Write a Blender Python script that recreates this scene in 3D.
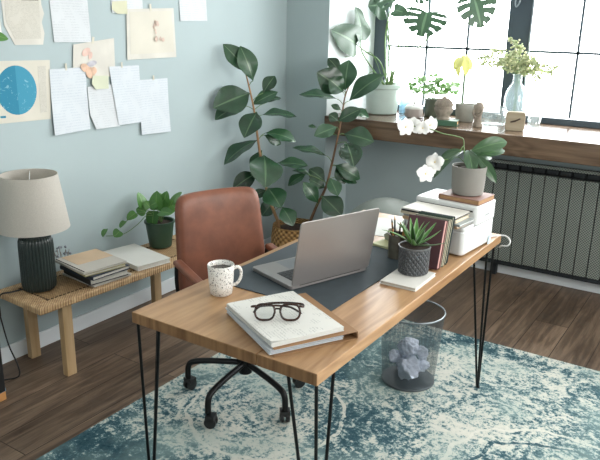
import bpy, bmesh, math, random
from mathutils import Vector, Matrix
PI = math.pi
scene = bpy.context.scene
for o in list(bpy.data.objects):
    bpy.data.objects.remove(o)
COL = scene.collection

# ------------------------------------------------------------------ camera
cam_d = bpy.data.cameras.new('camera')
cam = bpy.data.objects.new('camera', cam_d)
COL.objects.link(cam)
cam_d.sensor_width = 36.0
cam_d.lens = 36.0 * 685.95 / 600.0
cam_d.clip_start = 0.05
FW = Vector((-0.52202586, 0.80141483, -0.29193025))
RT = Vector((0.83457922, 0.55055927, 0.01902656))
UP = Vector((-0.17597307, 0.23370656, 0.95625034))
cam.matrix_world = Matrix(((RT.x, UP.x, -FW.x, 2.8889), (RT.y, UP.y, -FW.y, -3.8579), (RT.z, UP.z, -FW.z, 1.6512), (0, 0, 0, 1)))
scene.camera = cam

# ------------------------------------------------------------------ daylight, added fill lights and exposure
world = bpy.data.worlds.new('overcast_sky')
scene.world = world
world.use_nodes = True
wb = world.node_tree.nodes['Background']
wb.inputs['Color'].default_value = (0.98, 0.99, 1.0, 1)
wb.inputs['Strength'].default_value = 17.0


def area(name, loc, target, sx, sy, energy, color=(1, 1, 1), portal=False):
    d = bpy.data.lights.new(name, 'AREA')
    d.shape = 'RECTANGLE'
    d.size, d.size_y = sx, sy
    d.energy = energy
    d.color = color
    if portal:
        d.cycles.is_portal = True
    o = bpy.data.objects.new(name, d)
    COL.objects.link(o)
    o.location = loc
    o.rotation_euler = (Vector(target) - Vector(loc)).to_track_quat('-Z', 'Y').to_euler()
    return o


area('window_daylight', (2.4, 1.12, 1.75), (2.4, 0.0, 1.75), 4.0, 1.4, 1, portal=True)
area('side_fill_light', (4.8, -1.6, 1.7), (1.2, -1.5, 0.8), 2.6, 1.6, 95, (1.0, 0.98, 0.95))  # added softbox from the right, standing in for unseen windows; none is modelled
area('rear_fill_light', (1.6, -5.9, 2.0), (1.4, -1.0, 0.9), 2.6, 1.4, 24, (1.0, 0.98, 0.95))  # added weak fill from behind the camera; the back wall has no window

vs = scene.view_settings
vs.view_transform = 'Standard'
vs.look = 'None'
vs.gamma = 1.0
vs.use_curve_mapping = False
vs.exposure = 0.14


# ------------------------------------------------------------------ materials
def lin(c):
    if isinstance(c, str):
        c = [int(c[i:i + 2], 16) / 255 for i in (0, 2, 4)]
    else:
        c = [x / 255 for x in c]
    return tuple((x / 12.92 if x <= 0.04045 else ((x + 0.055) / 1.055) ** 2.4) for x in c) + (1,)


class NT:
    """tiny node helper"""
    def __init__(self, name):
        self.m = bpy.data.materials.new(name)
        self.m.use_nodes = True
        self.t = self.m.node_tree
        self.b = self.t.nodes['Principled BSDF']
        self.out = self.t.nodes['Material Output']

    def n(self, typ, **kw):
        nd = self.t.nodes.new(typ)
        for k, v in kw.items():
            if k.startswith('_'):
                setattr(nd, k[1:], v)
            else:
                nd.inputs[k.replace('__', ' ')].default_value = v
        return nd

    def l(self, a, b):
        self.t.links.new(a, b)

    def ramp(self, fac, stops):
        r = self.t.nodes.new('ShaderNodeValToRGB')
        el = r.color_ramp.elements
        while len(el) < len(stops):
            el.new(0.5)
        for e, (p, c) in zip(el, stops):
            e.position = p
            e.color = c if len(c) == 4 else tuple(c) + (1,)
        self.l(fac, r.inputs[0])
        return r.outputs[0]

    def mix(self, fac, a, b, blend='MIX'):
        m = self.t.nodes.new('ShaderNodeMix')
        m.data_type = 'RGBA'
        m.blend_type = blend
        for sock, v in ((m.inputs[0], fac), (m.inputs[6], a), (m.inputs[7], b)):
            if hasattr(v, 'links'):
                self.l(v, sock)
            else:
                sock.default_value = v
        return m.outputs[2]

    def math(self, op, a, b=0.0, c=0.0):
        m = self.t.nodes.new('ShaderNodeMath')
        m.operation = op
        for s, v in zip(m.inputs, (a, b, c)):
            if hasattr(v, 'links'):
                self.l(v, s)
            else:
                s.default_value = v
        return m.outputs[0]

    def coord(self, which='Object', scale=(1, 1, 1), rot=(0, 0, 0), loc=(0, 0, 0)):
        tc = self.t.nodes.new('ShaderNodeTexCoord')
        mp = self.t.nodes.new('ShaderNodeMapping')
        mp.inputs['Scale'].default_value = scale
        mp.inputs['Rotation'].default_value = rot
        mp.inputs['Location'].default_value = loc
        self.l(tc.outputs[which], mp.inputs[0])
        return mp.outputs[0]

    def noise(self, vec, scale, detail=4, rough=0.5, dist=0.0):
        nd = self.n('ShaderNodeTexNoise', Scale=scale, Detail=detail, Roughness=rough, Distortion=dist)
        self.l(vec, nd.inputs['Vector'])
        return nd.outputs['Fac']

    def bump(self, h, strength=0.3, dist=0.01):
        b = self.n('ShaderNodeBump', Strength=strength, Distance=dist)
        self.l(h, b.inputs['Height'])
        self.l(b.outputs[0], self.b.inputs['Normal'])

    def done(self, color=None, rough=0.5, metal=0.0, spec=0.5):
        if color is not None:
            if hasattr(color, 'links'):
                self.l(color, self.b.inputs['Base Color'])
            else:
                self.b.inputs['Base Color'].default_value = color
        if hasattr(rough, 'links'):
            self.l(rough, self.b.inputs['Roughness'])
        else:
            self.b.inputs['Roughness'].default_value = rough
        self.b.inputs['Metallic'].default_value = metal
        self.b.inputs['Specular IOR Level'].default_value = spec
        return self.m


def plain(name, c, rough=0.5, metal=0.0, var=0.12, scale=8.0, bump=0.0, spec=0.5, bscale=None):
    t = NT(name)
    base = lin(c)
    v = t.coord()
    f = t.noise(v, scale, 4)
    d = tuple(x * (1 - var) for x in base[:3]) + (1,)
    u = tuple(min(1, x * (1 + var)) for x in base[:3]) + (1,)
    col = t.ramp(f, [(0.3, d), (0.7, u)])
    if bump:
        t.bump(t.noise(v, bscale or scale * 12, 3), bump, 0.002)
    return t.done(col, rough, metal, spec)


def wood(name, c1, c2, axis=1, grain=30.0, rough=0.45, knots=True, loc=(0, 0, 0)):
    t = NT(name)
    sc = [grain, grain, grain]
    sc[axis] = grain * 0.06
    v = t.coord(scale=tuple(sc), loc=loc)
    n1 = t.noise(v, 1.0, 6, 0.6, 0.6)
    sc2 = [5.0, 5.0, 5.0]
    sc2[axis] = 0.9
    v2 = t.coord(scale=tuple(sc2), loc=loc)
    n2 = t.noise(v2, 1.0, 2, 0.5, 0.4)
    rings = t.math('FRACT', t.math('MULTIPLY', n2, 9.0))
    rings = t.math('ABSOLUTE', t.math('SUBTRACT', rings, 0.5))
    f = t.math('ADD', t.math('MULTIPLY', n1, 0.85), t.math('MULTIPLY', rings, 0.26))
    col = t.ramp(f, [(0.30, lin(c2)), (0.66, lin(c1))])
    t.bump(n1, 0.08, 0.002)
    return t.done(col, rough, 0, 0.4)


def glassy(name, tint=(1, 1, 1), gloss=0.12, rough=0.02, haze=0.0, haze_col=(0.8, 0.85, 0.85)):
    """thin clear glass: transmits straight through, reflects at grazing angles"""
    t = NT(name)
    tr = t.n('ShaderNodeBsdfTransparent')
    tr.inputs[0].default_value = tuple(tint) + (1,)
    gl = t.n('ShaderNodeBsdfGlossy', Roughness=rough)
    fr = t.n('ShaderNodeLayerWeight', Blend=0.25)
    k = t.math('ADD', t.math('MULTIPLY', fr.outputs['Facing'], 0.5), gloss * 0.4)
    mx = t.n('ShaderNodeMixShader')
    t.l(k, mx.inputs[0])
    t.l(tr.outputs[0], mx.inputs[1])
    t.l(gl.outputs[0], mx.inputs[2])
    last = mx.outputs[0]
    if haze:
        df = t.n('ShaderNodeBsdfTranslucent')
        df.inputs[0].default_value = tuple(haze_col) + (1,)
        d2 = t.n('ShaderNodeBsdfDiffuse')
        d2.inputs[0].default_value = tuple(haze_col) + (1,)
        a = t.n('ShaderNodeMixShader')
        a.inputs[0].default_value = 0.5
        t.l(df.outputs[0], a.inputs[1])
        t.l(d2.outputs[0], a.inputs[2])
        m2 = t.n('ShaderNodeMixShader')
        m2.inputs[0].default_value = haze
        t.l(last, m2.inputs[1])
        t.l(a.outputs[0], m2.inputs[2])
        last = m2.outputs[0]
    t.l(last, t.out.inputs['Surface'])
    t.t.nodes.remove(t.b)
    return t.m


def leaf_mat(name, c1, c2, rib, back, rough=0.35, translucent=0.25, veins=26.0):
    t = NT(name)
    uv = t.coord('UV')
    sep = t.n('ShaderNodeSeparateXYZ')
    t.l(uv, sep.inputs[0])
    a = t.math('ABSOLUTE', t.math('SUBTRACT', sep.outputs[0], 0.5))
    n = t.noise(t.coord(), 14, 4)
    geo = t.n('ShaderNodeNewGeometry')
    f = t.math('ADD', t.math('MULTIPLY', n, 0.6), t.math('MULTIPLY', geo.outputs['Random Per Island'], 0.5))
    col = t.ramp(f, [(0.25, lin(c1)), (0.8, lin(c2))])
    vv = t.math('SINE', t.math('MULTIPLY', t.math('SUBTRACT', sep.outputs[1], t.math('MULTIPLY', a, 0.9)), veins * 6.0))
    vf = t.math('MULTIPLY', t.math('GREATER_THAN', vv, 0.9), 0.12)
    col = t.mix(vf, col, lin(rib))
    mf = t.math('LESS_THAN', a, 0.03)
    col = t.mix(t.math('MULTIPLY', mf, 0.5), col, lin(rib))
    col = t.mix(t.math('MULTIPLY', geo.outputs['Backfacing'], 0.8), col, lin(back))
    t.bump(vv, 0.06, 0.003)
    t.done(col, rough, 0, 0.6)
    if translucent:
        tl = t.n('ShaderNodeBsdfTranslucent')
        t.l(t.mix(0.6, col, lin(back)), tl.inputs[0])
        mx = t.n('ShaderNodeMixShader')
        mx.inputs[0].default_value = translucent
        t.l(t.b.outputs[0], mx.inputs[1])
        t.l(tl.outputs[0], mx.inputs[2])
        t.l(mx.outputs[0], t.out.inputs['Surface'])
    return t.m


# ------------------------------------------------------------------ mesh builder
class MB:
    def __init__(self):
        self.v, self.f, self.uv, self.mi = [], [], [], []

    def add(self, verts, faces, uvs=None, mi=0, M=None):
        o = len(self.v)
        for p in verts:
            p = Vector(p)
            self.v.append(tuple(M @ p) if M else tuple(p))
        for k, fc in enumerate(faces):
            self.f.append(tuple(i + o for i in fc))
            self.uv.append([uvs[i] for i in fc] if uvs else None)
            self.mi.append(mi)
        return self

    def box(self, c, s, rz=0.0, mi=0, M=None, R=None):
        x, y, z = [k / 2 for k in s]
        vs_ = [(-x, -y, -z), (x, -y, -z), (x, y, -z), (-x, y, -z), (-x, -y, z), (x, -y, z), (x, y, z), (-x, y, z)]
        A = Matrix.Translation(c) @ (R.to_4x4() if R else Matrix.Rotation(rz, 4, 'Z'))
        if M:
            A = M @ A
        return self.add(vs_, [(3, 2, 1, 0), (4, 5, 6, 7), (0, 1, 5, 4), (1, 2, 6, 5), (2, 3, 7, 6), (3, 0, 4, 7)], None, mi, A)

    def prism(self, poly, z0, z1, mi=0, M=None):
        n = len(poly)
        vs_ = [(x, y, z0) for x, y in poly] + [(x, y, z1) for x, y in poly]
        fs = [tuple(range(n - 1, -1, -1)), tuple(range(n, 2 * n))]
        fs += [(i, (i + 1) % n, n + (i + 1) % n, n + i) for i in range(n)]
        return self.add(vs_, fs, None, mi, M)

    def lathe(self, prof, c=(0, 0, 0), seg=32, mi=0, cap=True, rib=None, M=None, sx=1.0, sy=1.0):
        """prof: list of (r, z); rib(angle, j) optional radius factor"""
        vs_, fs, uv = [], [], []
        for j, (r, z) in enumerate(prof):
            for i in range(seg):
                a = 2 * PI * i / seg
                k = r * (rib(a, j) if rib else 1)
                vs_.append((c[0] + k * math.cos(a) * sx, c[1] + k * math.sin(a) * sy, c[2] + z))
                uv.append((i / seg, j / max(1, len(prof) - 1)))
        for j in range(len(prof) - 1):
            for i in range(seg):
                a, b = j * seg + i, j * seg + (i + 1) % seg
                fs.append((a, b, b + seg, a + seg))
        if cap:
            if prof[0][0] > 1e-5:
                fs.append(tuple(range(seg - 1, -1, -1)))
            if prof[-1][0] > 1e-5:
                k = (len(prof) - 1) * seg
                fs.append(tuple(range(k, k + seg)))
        return self.add(vs_, fs, uv, mi, M)

    def tube(self, pts, r, seg=8, mi=0, closed=False, cap=True):
        """r: number or list per point"""
        P = [Vector(p) for p in pts]
        n = len(P)
        rs = r if isinstance(r, (list, tuple)) else [r] * n
        vs_, fs, uv = [], [], []
        prev = None
        for i in range(n):
            if closed:
                t = P[(i + 1) % n] - P[i - 1]
            else:
                t = P[min(i + 1, n - 1)] - P[max(i - 1, 0)]
            t.normalize()
            if prev is None:
                h = Vector((0, 0, 1)) if abs(t.z) < 0.9 else Vector((1, 0, 0))
                nrm = t.cross(h).normalized()
            else:
                nrm = prev - t * prev.dot(t)
                nrm.normalize()
            prev = nrm
            b = t.cross(nrm)
            for k in range(seg):
                a = 2 * PI * k / seg
                vs_.append(tuple(P[i] + (nrm * math.cos(a) + b * math.sin(a)) * rs[i]))
                uv.append((k / seg, i / n))
        m = n if closed else n - 1
        for i in range(m):
            for k in range(seg):
                a, b2 = i * seg + k, i * seg + (k + 1) % seg
                j = ((i + 1) % n) * seg
                fs.append((a, b2, j + (k + 1) % seg, j + k))
        if cap and not closed:
            fs.append(tuple(range(seg - 1, -1, -1)))
            fs.append(tuple(range((n - 1) * seg, n * seg)))
        return self.add(vs_, fs, uv, mi)

    def sphere(self, c, r, mi=0, seg=16, rings=10, jit=0.0, rnd=None):
        if not isinstance(r, (tuple, list)):
            r = (r, r, r)
        vs_, fs = [], []
        for j in range(rings + 1):
            th = PI * j / rings
            for i in range(seg):
                a = 2 * PI * i / seg
                k = 1 + (rnd.uniform(-jit, jit) if rnd and 0 < j < rings else 0)
                vs_.append((c[0] + r[0] * k * math.sin(th) * math.cos(a), c[1] + r[1] * k * math.sin(th) * math.sin(a), c[2] - r[2] * k * math.cos(th)))
        for j in range(rings):
            for i in range(seg):
                a, b = j * seg + i, j * seg + (i + 1) % seg
                fs.append((a, b, b + seg, a + seg))
        return self.add(vs_, fs, None, mi)

    def pad(self, fn, n=14, thick=0.04, power=7, edge=0.35, mi=0, tf=None):
        """closed shell over a rounded rectangle; fn(a,b in -1..1) -> (point, normal)"""
        vs_, uv = [], []
        N = n + 1
        for side in (1, -1):
            for j in range(N):
                for i in range(N):
                    u, v = -1 + 2 * i / n, -1 + 2 * j / n
                    m = max(abs(u), abs(v))
                    d = (abs(u) ** power + abs(v) ** power) ** (1 / power)
                    s = m / d if d > 1e-6 else 1
                    p, nr = fn(u * s, v * s)
                    t = thick / 2 * (edge + (1 - edge) * math.sqrt(max(0, 1 - m ** 6)))
                    if tf:
                        t *= tf(u, v, side)
                    vs_.append(tuple(Vector(p) + Vector(nr) * t * side))
                    uv.append((i / n, j / n))
        fs = []
        for j in range(n):
            for i in range(n):
                a = j * N + i
                fs.append((a, a + 1, a + N + 1, a + N))
                b = a + N * N
                fs.append((b, b + N, b + N + 1, b + 1))
        ring = [i for i in range(N)] + [j * N + n for j in range(1, N)] + [n * N + i for i in range(n - 1, -1, -1)] + [j * N for j in range(n - 1, 0, -1)]
        for k in range(len(ring)):
            a, b = ring[k], ring[(k + 1) % len(ring)]
            fs.append((b, a, a + N * N, b + N * N))
        return self.add(vs_, fs, uv, mi)

    def leaf(self, b, t, nrm, w, bulge=0.07, fold=0.16, seg=10, cols=6, petiole=0.05, peak=0.5, wave=0.0, mask=None, heart=0.0, off=(0, 0, 0), ph=0.0, mi=0, pw=0.62):
        off = Vector(off)
        b, t, nrm = Vector(b) - off, Vector(t) - off, Vector(nrm)
        ax = t - b
        L = ax.length
        d = ax.normalized()
        s = d.cross(nrm).normalized()
        n2 = s.cross(d)
        vs_, uv = [], []
        for j in range(seg + 1):
            v = j / seg
            q = max(0.0, (v - petiole) / (1 - petiole))
            q2 = q ** (math.log(0.5) / math.log(peak)) if q > 0 else 0
            prof = max(0.0, math.sin(PI * min(1, q2))) ** pw if 0 < q < 1 else 0
            hw = max(w / 2 * prof, 0.0012)
            for i in range(cols + 1):
                u = -1 + 2 * i / cols
                back = -heart * abs(u) * (1 - v) * L * prof
                p = b + ax * v + d * back + s * (u * hw) + n2 * (bulge * L * 4 * v * (1 - v) + fold * abs(u) * hw + wave * hw * math.sin(v * 11 + u * 3 + ph) * abs(u))
                vs_.append(tuple(p))
                uv.append((i / cols, v))
        fs = []
        for j in range(seg):
            for i in range(cols):
                if mask and mask(abs(-1 + 2 * (i + 0.5) / cols), (j + 0.5) / seg, i >= cols / 2):
                    continue
                a = j * (cols + 1) + i
                fs.append((a, a + 1, a + cols + 2, a + cols + 1))
        return self.add(vs_, fs, uv, mi)

    def build(self, name, mats, parent=None, loc=None, rz=0.0, smooth=False, bevel=0.0, bseg=2, kind=None, label=None, auto=None):
        me = bpy.data.meshes.new(name)
        me.from_pydata(self.v, [], self.f)
        if any(self.uv):
            ul = me.uv_layers.new(name='UVMap')
            k = 0
            for fc, uu in zip(self.f, self.uv):
                for q in range(len(fc)):
                    ul.data[k].uv = uu[q] if uu else (0, 0)
                    k += 1
        if not isinstance(mats, (list, tuple)):
            mats = [mats]
        for m in mats:
            me.materials.append(m)
        for p, mi in zip(me.polygons, self.mi):
            p.material_index = mi
            p.use_smooth = smooth
        me.update()
        if smooth and auto:
            me.set_sharp_from_angle(angle=math.radians(auto))
        o = bpy.data.objects.new(name, me)
        COL.objects.link(o)
        if parent:
            o.parent = parent
        if loc:
            o.location = loc
        o.rotation_euler = (0, 0, rz)
        if bevel:
            md = o.modifiers.new('bevel', 'BEVEL')
            md.width = bevel
            md.segments = bseg
            md.limit_method = 'ANGLE'
            md.angle_limit = math.radians(40)
        if kind:
            o['kind'] = kind
        if label:
            o['label'] = label
        return o


def tag(o, label, cat, group=None, kind=None):
    o['label'] = label
    o['category'] = cat
    if group:
        o['group'] = group
    if kind:
        o['kind'] = kind
    return o


def thing(name, label, cat, loc=(0, 0, 0), rz=0.0, group=None, kind=None):
    o = bpy.data.objects.new(name, None)
    COL.objects.link(o)
    o.location = loc
    o.rotation_euler = (0, 0, rz)
    o.empty_display_size = 0.1
    return tag(o, label, cat, group, kind)


def dup(root, loc, rz, label=None):
    """a thing with copies of its parts and sub-parts"""
    r = root.copy()
    COL.objects.link(r)
    r.location = loc
    r.rotation_euler = (0, 0, rz)
    if label:
        r['label'] = label
    for ch in list(root.children):
        c = ch.copy()
        COL.objects.link(c)
        c.parent = r
        for g in list(ch.children):
            d = g.copy()
            COL.objects.link(d)
            d.parent = c
    return r


def smooth_path(pts, n=6):
    P = [Vector(p) for p in pts]
    out = []
    for i in range(len(P) - 1):
        p0, p1, p2, p3 = P[max(i - 1, 0)], P[i], P[i + 1], P[min(i + 2, len(P) - 1)]
        for k in range(n):
            t = k / n
            out.append(0.5 * ((2 * p1) + (p2 - p0) * t + (2 * p0 - 5 * p1 + 4 * p2 - p3) * t * t + (3 * p1 - p0 - 3 * p2 + p3) * t ** 3))
    out.append(P[-1])
    return out


def rrect(w, h, r, n=5, cx=0.0, cy=0.0):
    out = []
    for sx, sy, a0 in ((1, 1, 0), (-1, 1, 90), (-1, -1, 180), (1, -1, 270)):
        for k in range(n + 1):
            a = math.radians(a0 + 90 * k / n)
            out.append((cx + sx * (w / 2 - r) + r * math.cos(a), cy + sy * (h / 2 - r) + r * math.sin(a)))
    return out


def nearest(path, p):
    return min(path, key=lambda q: (Vector(q) - Vector(p)).length)

# ------------------------------------------------------------------ plant shapes measured in metres: leaf = base xyz, tip xyz, upward normal, width
STEM_A = [(0.33,-0.192,0.327),
 (0.25,-0.211,0.521),
 (0.21,-0.226,0.724),
 (0.194,-0.249,0.893),
 (0.174,-0.266,1.09),
 (0.15,-0.288,1.243),
 (0.139,-0.305,1.318)]
STEM_B = [(0.5,-0.08,0.331),
 (0.523,-0.02,0.455),
 (0.552,0.042,0.573),
 (0.558,0.103,0.73),
 (0.559,0.168,0.906),
 (0.557,0.216,1.043),
 (0.552,0.256,1.161),
 (0.562,0.289,1.233)]
RUBBER_A = [(0.155,-0.315,1.332,0.049,-0.421,1.502,0.865,-0.422,0.272,0.102),
 (0.197,-0.307,1.278,0.127,-0.349,1.492,0.822,-0.547,0.159,0.103),
 (0.133,-0.254,1.195,0.054,-0.533,1.117,0.761,-0.363,0.538,0.153),
 (0.109,-0.299,1.113,0.052,-0.513,1.039,0.317,-0.384,0.867,0.105),
 (0.203,-0.208,1.196,0.219,-0.097,1.3,0.492,-0.632,0.599,0.072),
 (0.157,-0.265,1.12,0.283,-0.153,1.204,0.164,-0.701,0.694,0.085),
 (0.231,-0.212,1.135,0.278,-0.109,1.162,0.253,-0.356,0.9,0.052),
 (0.193,-0.204,1.053,0.332,0.003,1.031,0.291,-0.096,0.952,0.113),
 (0.192,-0.258,1.077,0.244,-0.462,0.939,0.395,-0.445,0.803,0.115),
 (0.213,-0.197,0.935,0.383,-0.081,0.879,0.484,-0.317,0.816,0.096),
 (0.198,-0.188,0.919,0.257,-0.074,0.85,0.9,-0.259,0.351,0.065),
 (0.194,-0.249,0.893,0.074,-0.457,0.744,-0.079,-0.552,0.83,0.127),
 (0.233,-0.235,0.796,0.351,-0.384,0.618,0.596,-0.373,0.711,0.176),
 (0.302,-0.184,0.743,0.489,-0.091,0.732,0.236,-0.368,0.899,0.094),
 (0.203,-0.272,0.677,0.119,-0.423,0.584,0.533,-0.638,0.556,0.093),
 (0.282,-0.255,0.583,0.432,-0.318,0.484,0.295,-0.539,0.789,0.131),
 (0.262,-0.25,0.565,0.197,-0.309,0.519,0.396,-0.795,0.458,0.053),
 (0.382,-0.234,0.464,0.492,-0.263,0.359,0.477,-0.58,0.66,0.093),
 (0.116,-0.099,0.796,0.067,-0.148,0.644,0.119,-0.955,0.273,0.075),
 (0.251,-0.13,0.47,0.178,-0.181,0.355,0.248,-0.933,0.262,0.083)]
RUBBER_B = [(0.58,0.265,1.135,0.77,0.391,1.312,-0.025,-0.802,0.597,0.13),
 (0.545,0.266,1.2,0.541,0.312,1.403,0.229,-0.948,0.221,0.122),
 (0.529,0.28,1.197,0.396,0.139,1.324,0.787,-0.594,0.168,0.149),
 (0.555,0.221,1.197,0.493,0.137,1.284,0.833,-0.549,0.069,0.107),
 (0.484,0.295,1.321,0.388,0.29,1.41,0.461,-0.762,0.454,0.068),
 (0.509,0.223,1.147,0.289,0.087,1.168,0.22,-0.209,0.953,0.117),
 (0.545,0.221,1.076,0.483,0.191,1.107,0.545,-0.739,0.396,0.034),
 (0.541,0.192,1.004,0.686,0.243,1.092,0.175,-0.948,0.268,0.081),
 (0.541,0.192,1.004,0.482,0.169,1.048,0.565,-0.73,0.386,0.061),
 (0.55,0.267,1.058,0.742,0.259,1.035,0.089,-0.418,0.904,0.087),
 (0.543,0.179,0.965,0.455,0.028,0.913,0.61,-0.551,0.57,0.082),
 (0.431,0.102,0.956,0.377,0.072,0.967,0.42,-0.425,0.802,0.028),
 (0.581,0.211,0.917,0.789,0.258,0.879,0.274,-0.84,0.468,0.115),
 (0.521,0.095,0.775,0.313,-0.023,0.822,0.253,-0.057,0.966,0.11),
 (0.627,0.162,0.873,0.758,0.049,0.737,0.356,-0.518,0.777,0.127),
 (0.562,0.136,0.712,0.699,0.251,0.612,0.743,-0.545,0.389,0.092),
 (0.559,0.156,0.701,0.632,0.161,0.584,0.642,-0.67,0.373,0.076),
 (0.541,-0.038,0.476,0.458,-0.102,0.621,0.794,-0.573,0.203,0.081),
 (0.555,-0.012,0.522,0.725,-0.028,0.414,0.345,-0.682,0.645,0.121),
 (0.548,0.037,0.567,0.446,-0.009,0.623,0.564,-0.683,0.463,0.068),
 (0.46,0.007,0.643,0.34,-0.06,0.673,0.281,-0.074,0.957,0.063),
 (0.524,0.073,0.606,0.408,0.049,0.678,0.472,-0.713,0.519,0.089),
 (0.585,0.144,0.623,0.686,0.234,0.585,0.564,-0.321,0.761,0.063),
 (0.434,-0.028,0.66,0.358,-0.131,0.584,0.132,-0.65,0.748,0.067),
 (0.589,0.029,0.643,0.68,-0.012,0.541,0.459,-0.609,0.647,0.08)]
# orchid
ORCHID_LEAVES = [(1.913,-1.039,1.134,2.028,-0.925,1.17,0.507,-0.684,0.524,0.064),
 (1.925,-0.979,1.105,2.01,-0.88,1.123,0.58,-0.596,0.556,0.04),
 (1.94,-1.05,1.122,2.044,-1.07,1.019,0.348,-0.79,0.505,0.046),
 (1.905,-1.066,1.141,1.971,-1.155,1.054,0.284,-0.559,0.779,0.058),
 (1.888,-1.055,1.134,1.813,-1.18,1.028,-0.164,-0.578,0.799,0.054),
 (1.874,-1.028,1.132,1.792,-1.068,1.098,0.112,-0.765,0.634,0.029),
 (1.896,-0.989,1.129,1.962,-0.898,1.089,0.831,-0.507,0.229,0.044)]
ORCHID_STEM = [(1.902,-1.059,1.097),
 (1.886,-1.052,1.146),
 (1.876,-1.046,1.182),
 (1.849,-1.071,1.196),
 (1.808,-1.106,1.206),
 (1.763,-1.141,1.225),
 (1.719,-1.167,1.232),
 (1.682,-1.188,1.239)]
ORCHID_SPIKE = [(1.888,-1.069,1.097),
 (1.871,-1.075,1.109),
 (1.852,-1.115,1.104),
 (1.828,-1.155,1.103),
 (1.805,-1.185,1.096),
 (1.784,-1.205,1.079)]
ORCHID_FLOWERS = [(1.677,-1.206,1.232),
 (1.696,-1.168,1.234),
 (1.756,-1.139,1.241),
 (1.745,-1.175,1.231),
 (1.816,-1.19,1.098),
 (1.79,-1.225,1.049),
 (1.799,-1.186,1.07)]
MONSTERA_LEAVES = [(0.401,0.654,1.497,0.366,0.354,1.593,0.988,-0.138,-0.074,0.197),
 (0.406,0.717,1.524,0.394,0.629,1.751,0.995,-0.103,0.014,0.151),
 (0.493,0.886,1.765,0.42,0.775,1.762,0.801,-0.534,0.27,0.189),
 (0.578,0.882,1.738,0.69,0.883,1.711,0.093,-0.93,0.356,0.087),
 (0.836,0.883,1.726,0.81,0.866,1.556,0.135,-0.988,0.075,0.298),
 (1.169,0.885,1.82,1.234,0.894,1.626,0.55,-0.823,0.145,0.245),
 (0.572,0.886,1.793,0.428,0.869,1.903,0.374,-0.853,0.363,0.189),
 (0.756,0.887,1.847,0.922,0.88,1.873,-0.067,-0.984,0.164,0.14)]
MON_PETIOLE_0 = [(0.613,0.776,1.248),
 (0.541,0.774,1.373),
 (0.443,0.735,1.441),
 (0.401,0.654,1.497)]
MON_PETIOLE_1 = [(0.601,0.768,1.247),
 (0.5,0.732,1.329),
 (0.418,0.719,1.44),
 (0.406,0.717,1.524)]
MON_PETIOLE_2 = [(0.613,0.776,1.248),
 (0.58,0.831,1.458),
 (0.542,0.87,1.633),
 (0.493,0.886,1.765)]
MON_PETIOLE_3 = [(0.619,0.78,1.248),
 (0.612,0.826,1.388),
 (0.542,0.857,1.597),
 (0.578,0.882,1.738)]
MON_PETIOLE_4 = [(0.631,0.788,1.248),
 (0.647,0.839,1.361),
 (0.682,0.878,1.404),
 (0.73,0.881,1.602),
 (0.836,0.883,1.726)]
MON_PETIOLE_5 = [(0.631,0.788,1.248),
 (0.68,0.856,1.348),
 (0.853,0.892,1.55),
 (1.038,0.899,1.715),
 (1.169,0.885,1.82)]
MON_PETIOLE_6 = [(0.607,0.772,1.248),
 (0.534,0.851,1.527),
 (0.54,0.894,1.738),
 (0.572,0.886,1.793)]
MON_PETIOLE_7 = [(0.625,0.784,1.248),
 (0.635,0.892,1.529),
 (0.702,0.888,1.739),
 (0.756,0.887,1.847)]
MON_PETIOLE_8 = [(0.601,0.768,1.247),
 (0.517,0.733,1.302),
 (0.483,0.676,1.274),
 (0.465,0.649,1.267)]
MON_PETIOLE_9 = [(0.607,0.772,1.248),
 (0.489,0.758,1.421),
 (0.431,0.697,1.427),
 (0.387,0.525,1.409)]
POTHOS_LEAVES = [(0.097,-1.206,0.614,0.057,-1.199,0.705,0.897,0.227,0.38,0.075),
 (0.164,-1.163,0.61,0.145,-1.138,0.713,0.028,-0.97,0.242,0.081),
 (0.194,-1.137,0.627,0.193,-1.107,0.714,-0.037,-0.943,0.33,0.069),
 (0.22,-1.125,0.616,0.23,-1.1,0.666,0.437,-0.838,0.327,0.045),
 (0.229,-1.109,0.644,0.265,-1.061,0.71,-0.337,-0.672,0.659,0.066),
 (0.114,-1.2,0.598,0.064,-1.227,0.613,0.518,-0.639,0.569,0.051),
 (0.129,-1.182,0.62,0.099,-1.189,0.657,0.719,-0.475,0.508,0.045),
 (0.151,-1.174,0.604,0.164,-1.201,0.506,-0.016,-0.964,0.264,0.077),
 (0.068,-1.233,0.591,0.047,-1.283,0.558,0.262,-0.603,0.754,0.048),
 (0.054,-1.304,0.558,0.052,-1.342,0.526,-0.098,-0.643,0.76,0.037),
 (0.055,-1.346,0.51,0.048,-1.385,0.483,0.579,-0.526,0.624,0.045),
 (0.048,-1.438,0.543,0.058,-1.47,0.507,-0.158,-0.757,0.634,0.037),
 (0.169,-1.16,0.61,0.19,-1.122,0.676,0.164,-0.878,0.451,0.059),
 (0.204,-1.141,0.6,0.253,-1.103,0.617,0.341,-0.715,0.61,0.048),
 (0.127,-1.18,0.631,0.17,-1.142,0.659,0.352,-0.78,0.518,0.048),
 (0.151,-1.11,0.608,0.223,-1.053,0.637,0.116,-0.562,0.819,0.072),
 (0.215,-1.191,0.613,0.294,-1.178,0.611,0.088,-0.439,0.894,0.06),
 (0.141,-1.099,0.622,0.119,-1.089,0.687,0.926,-0.18,0.333,0.052)]
POTHOS_VINE = [(0.166,-1.174,0.577),
 (0.133,-1.219,0.582),
 (0.118,-1.252,0.551),
 (0.075,-1.298,0.502),
 (0.051,-1.345,0.485),
 (0.048,-1.44,0.503)]
POTHOS_VINE_B = [(0.145,-1.184,0.587),
 (0.101,-1.234,0.597),
 (0.063,-1.267,0.575),
 (0.048,-1.316,0.536)]
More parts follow.
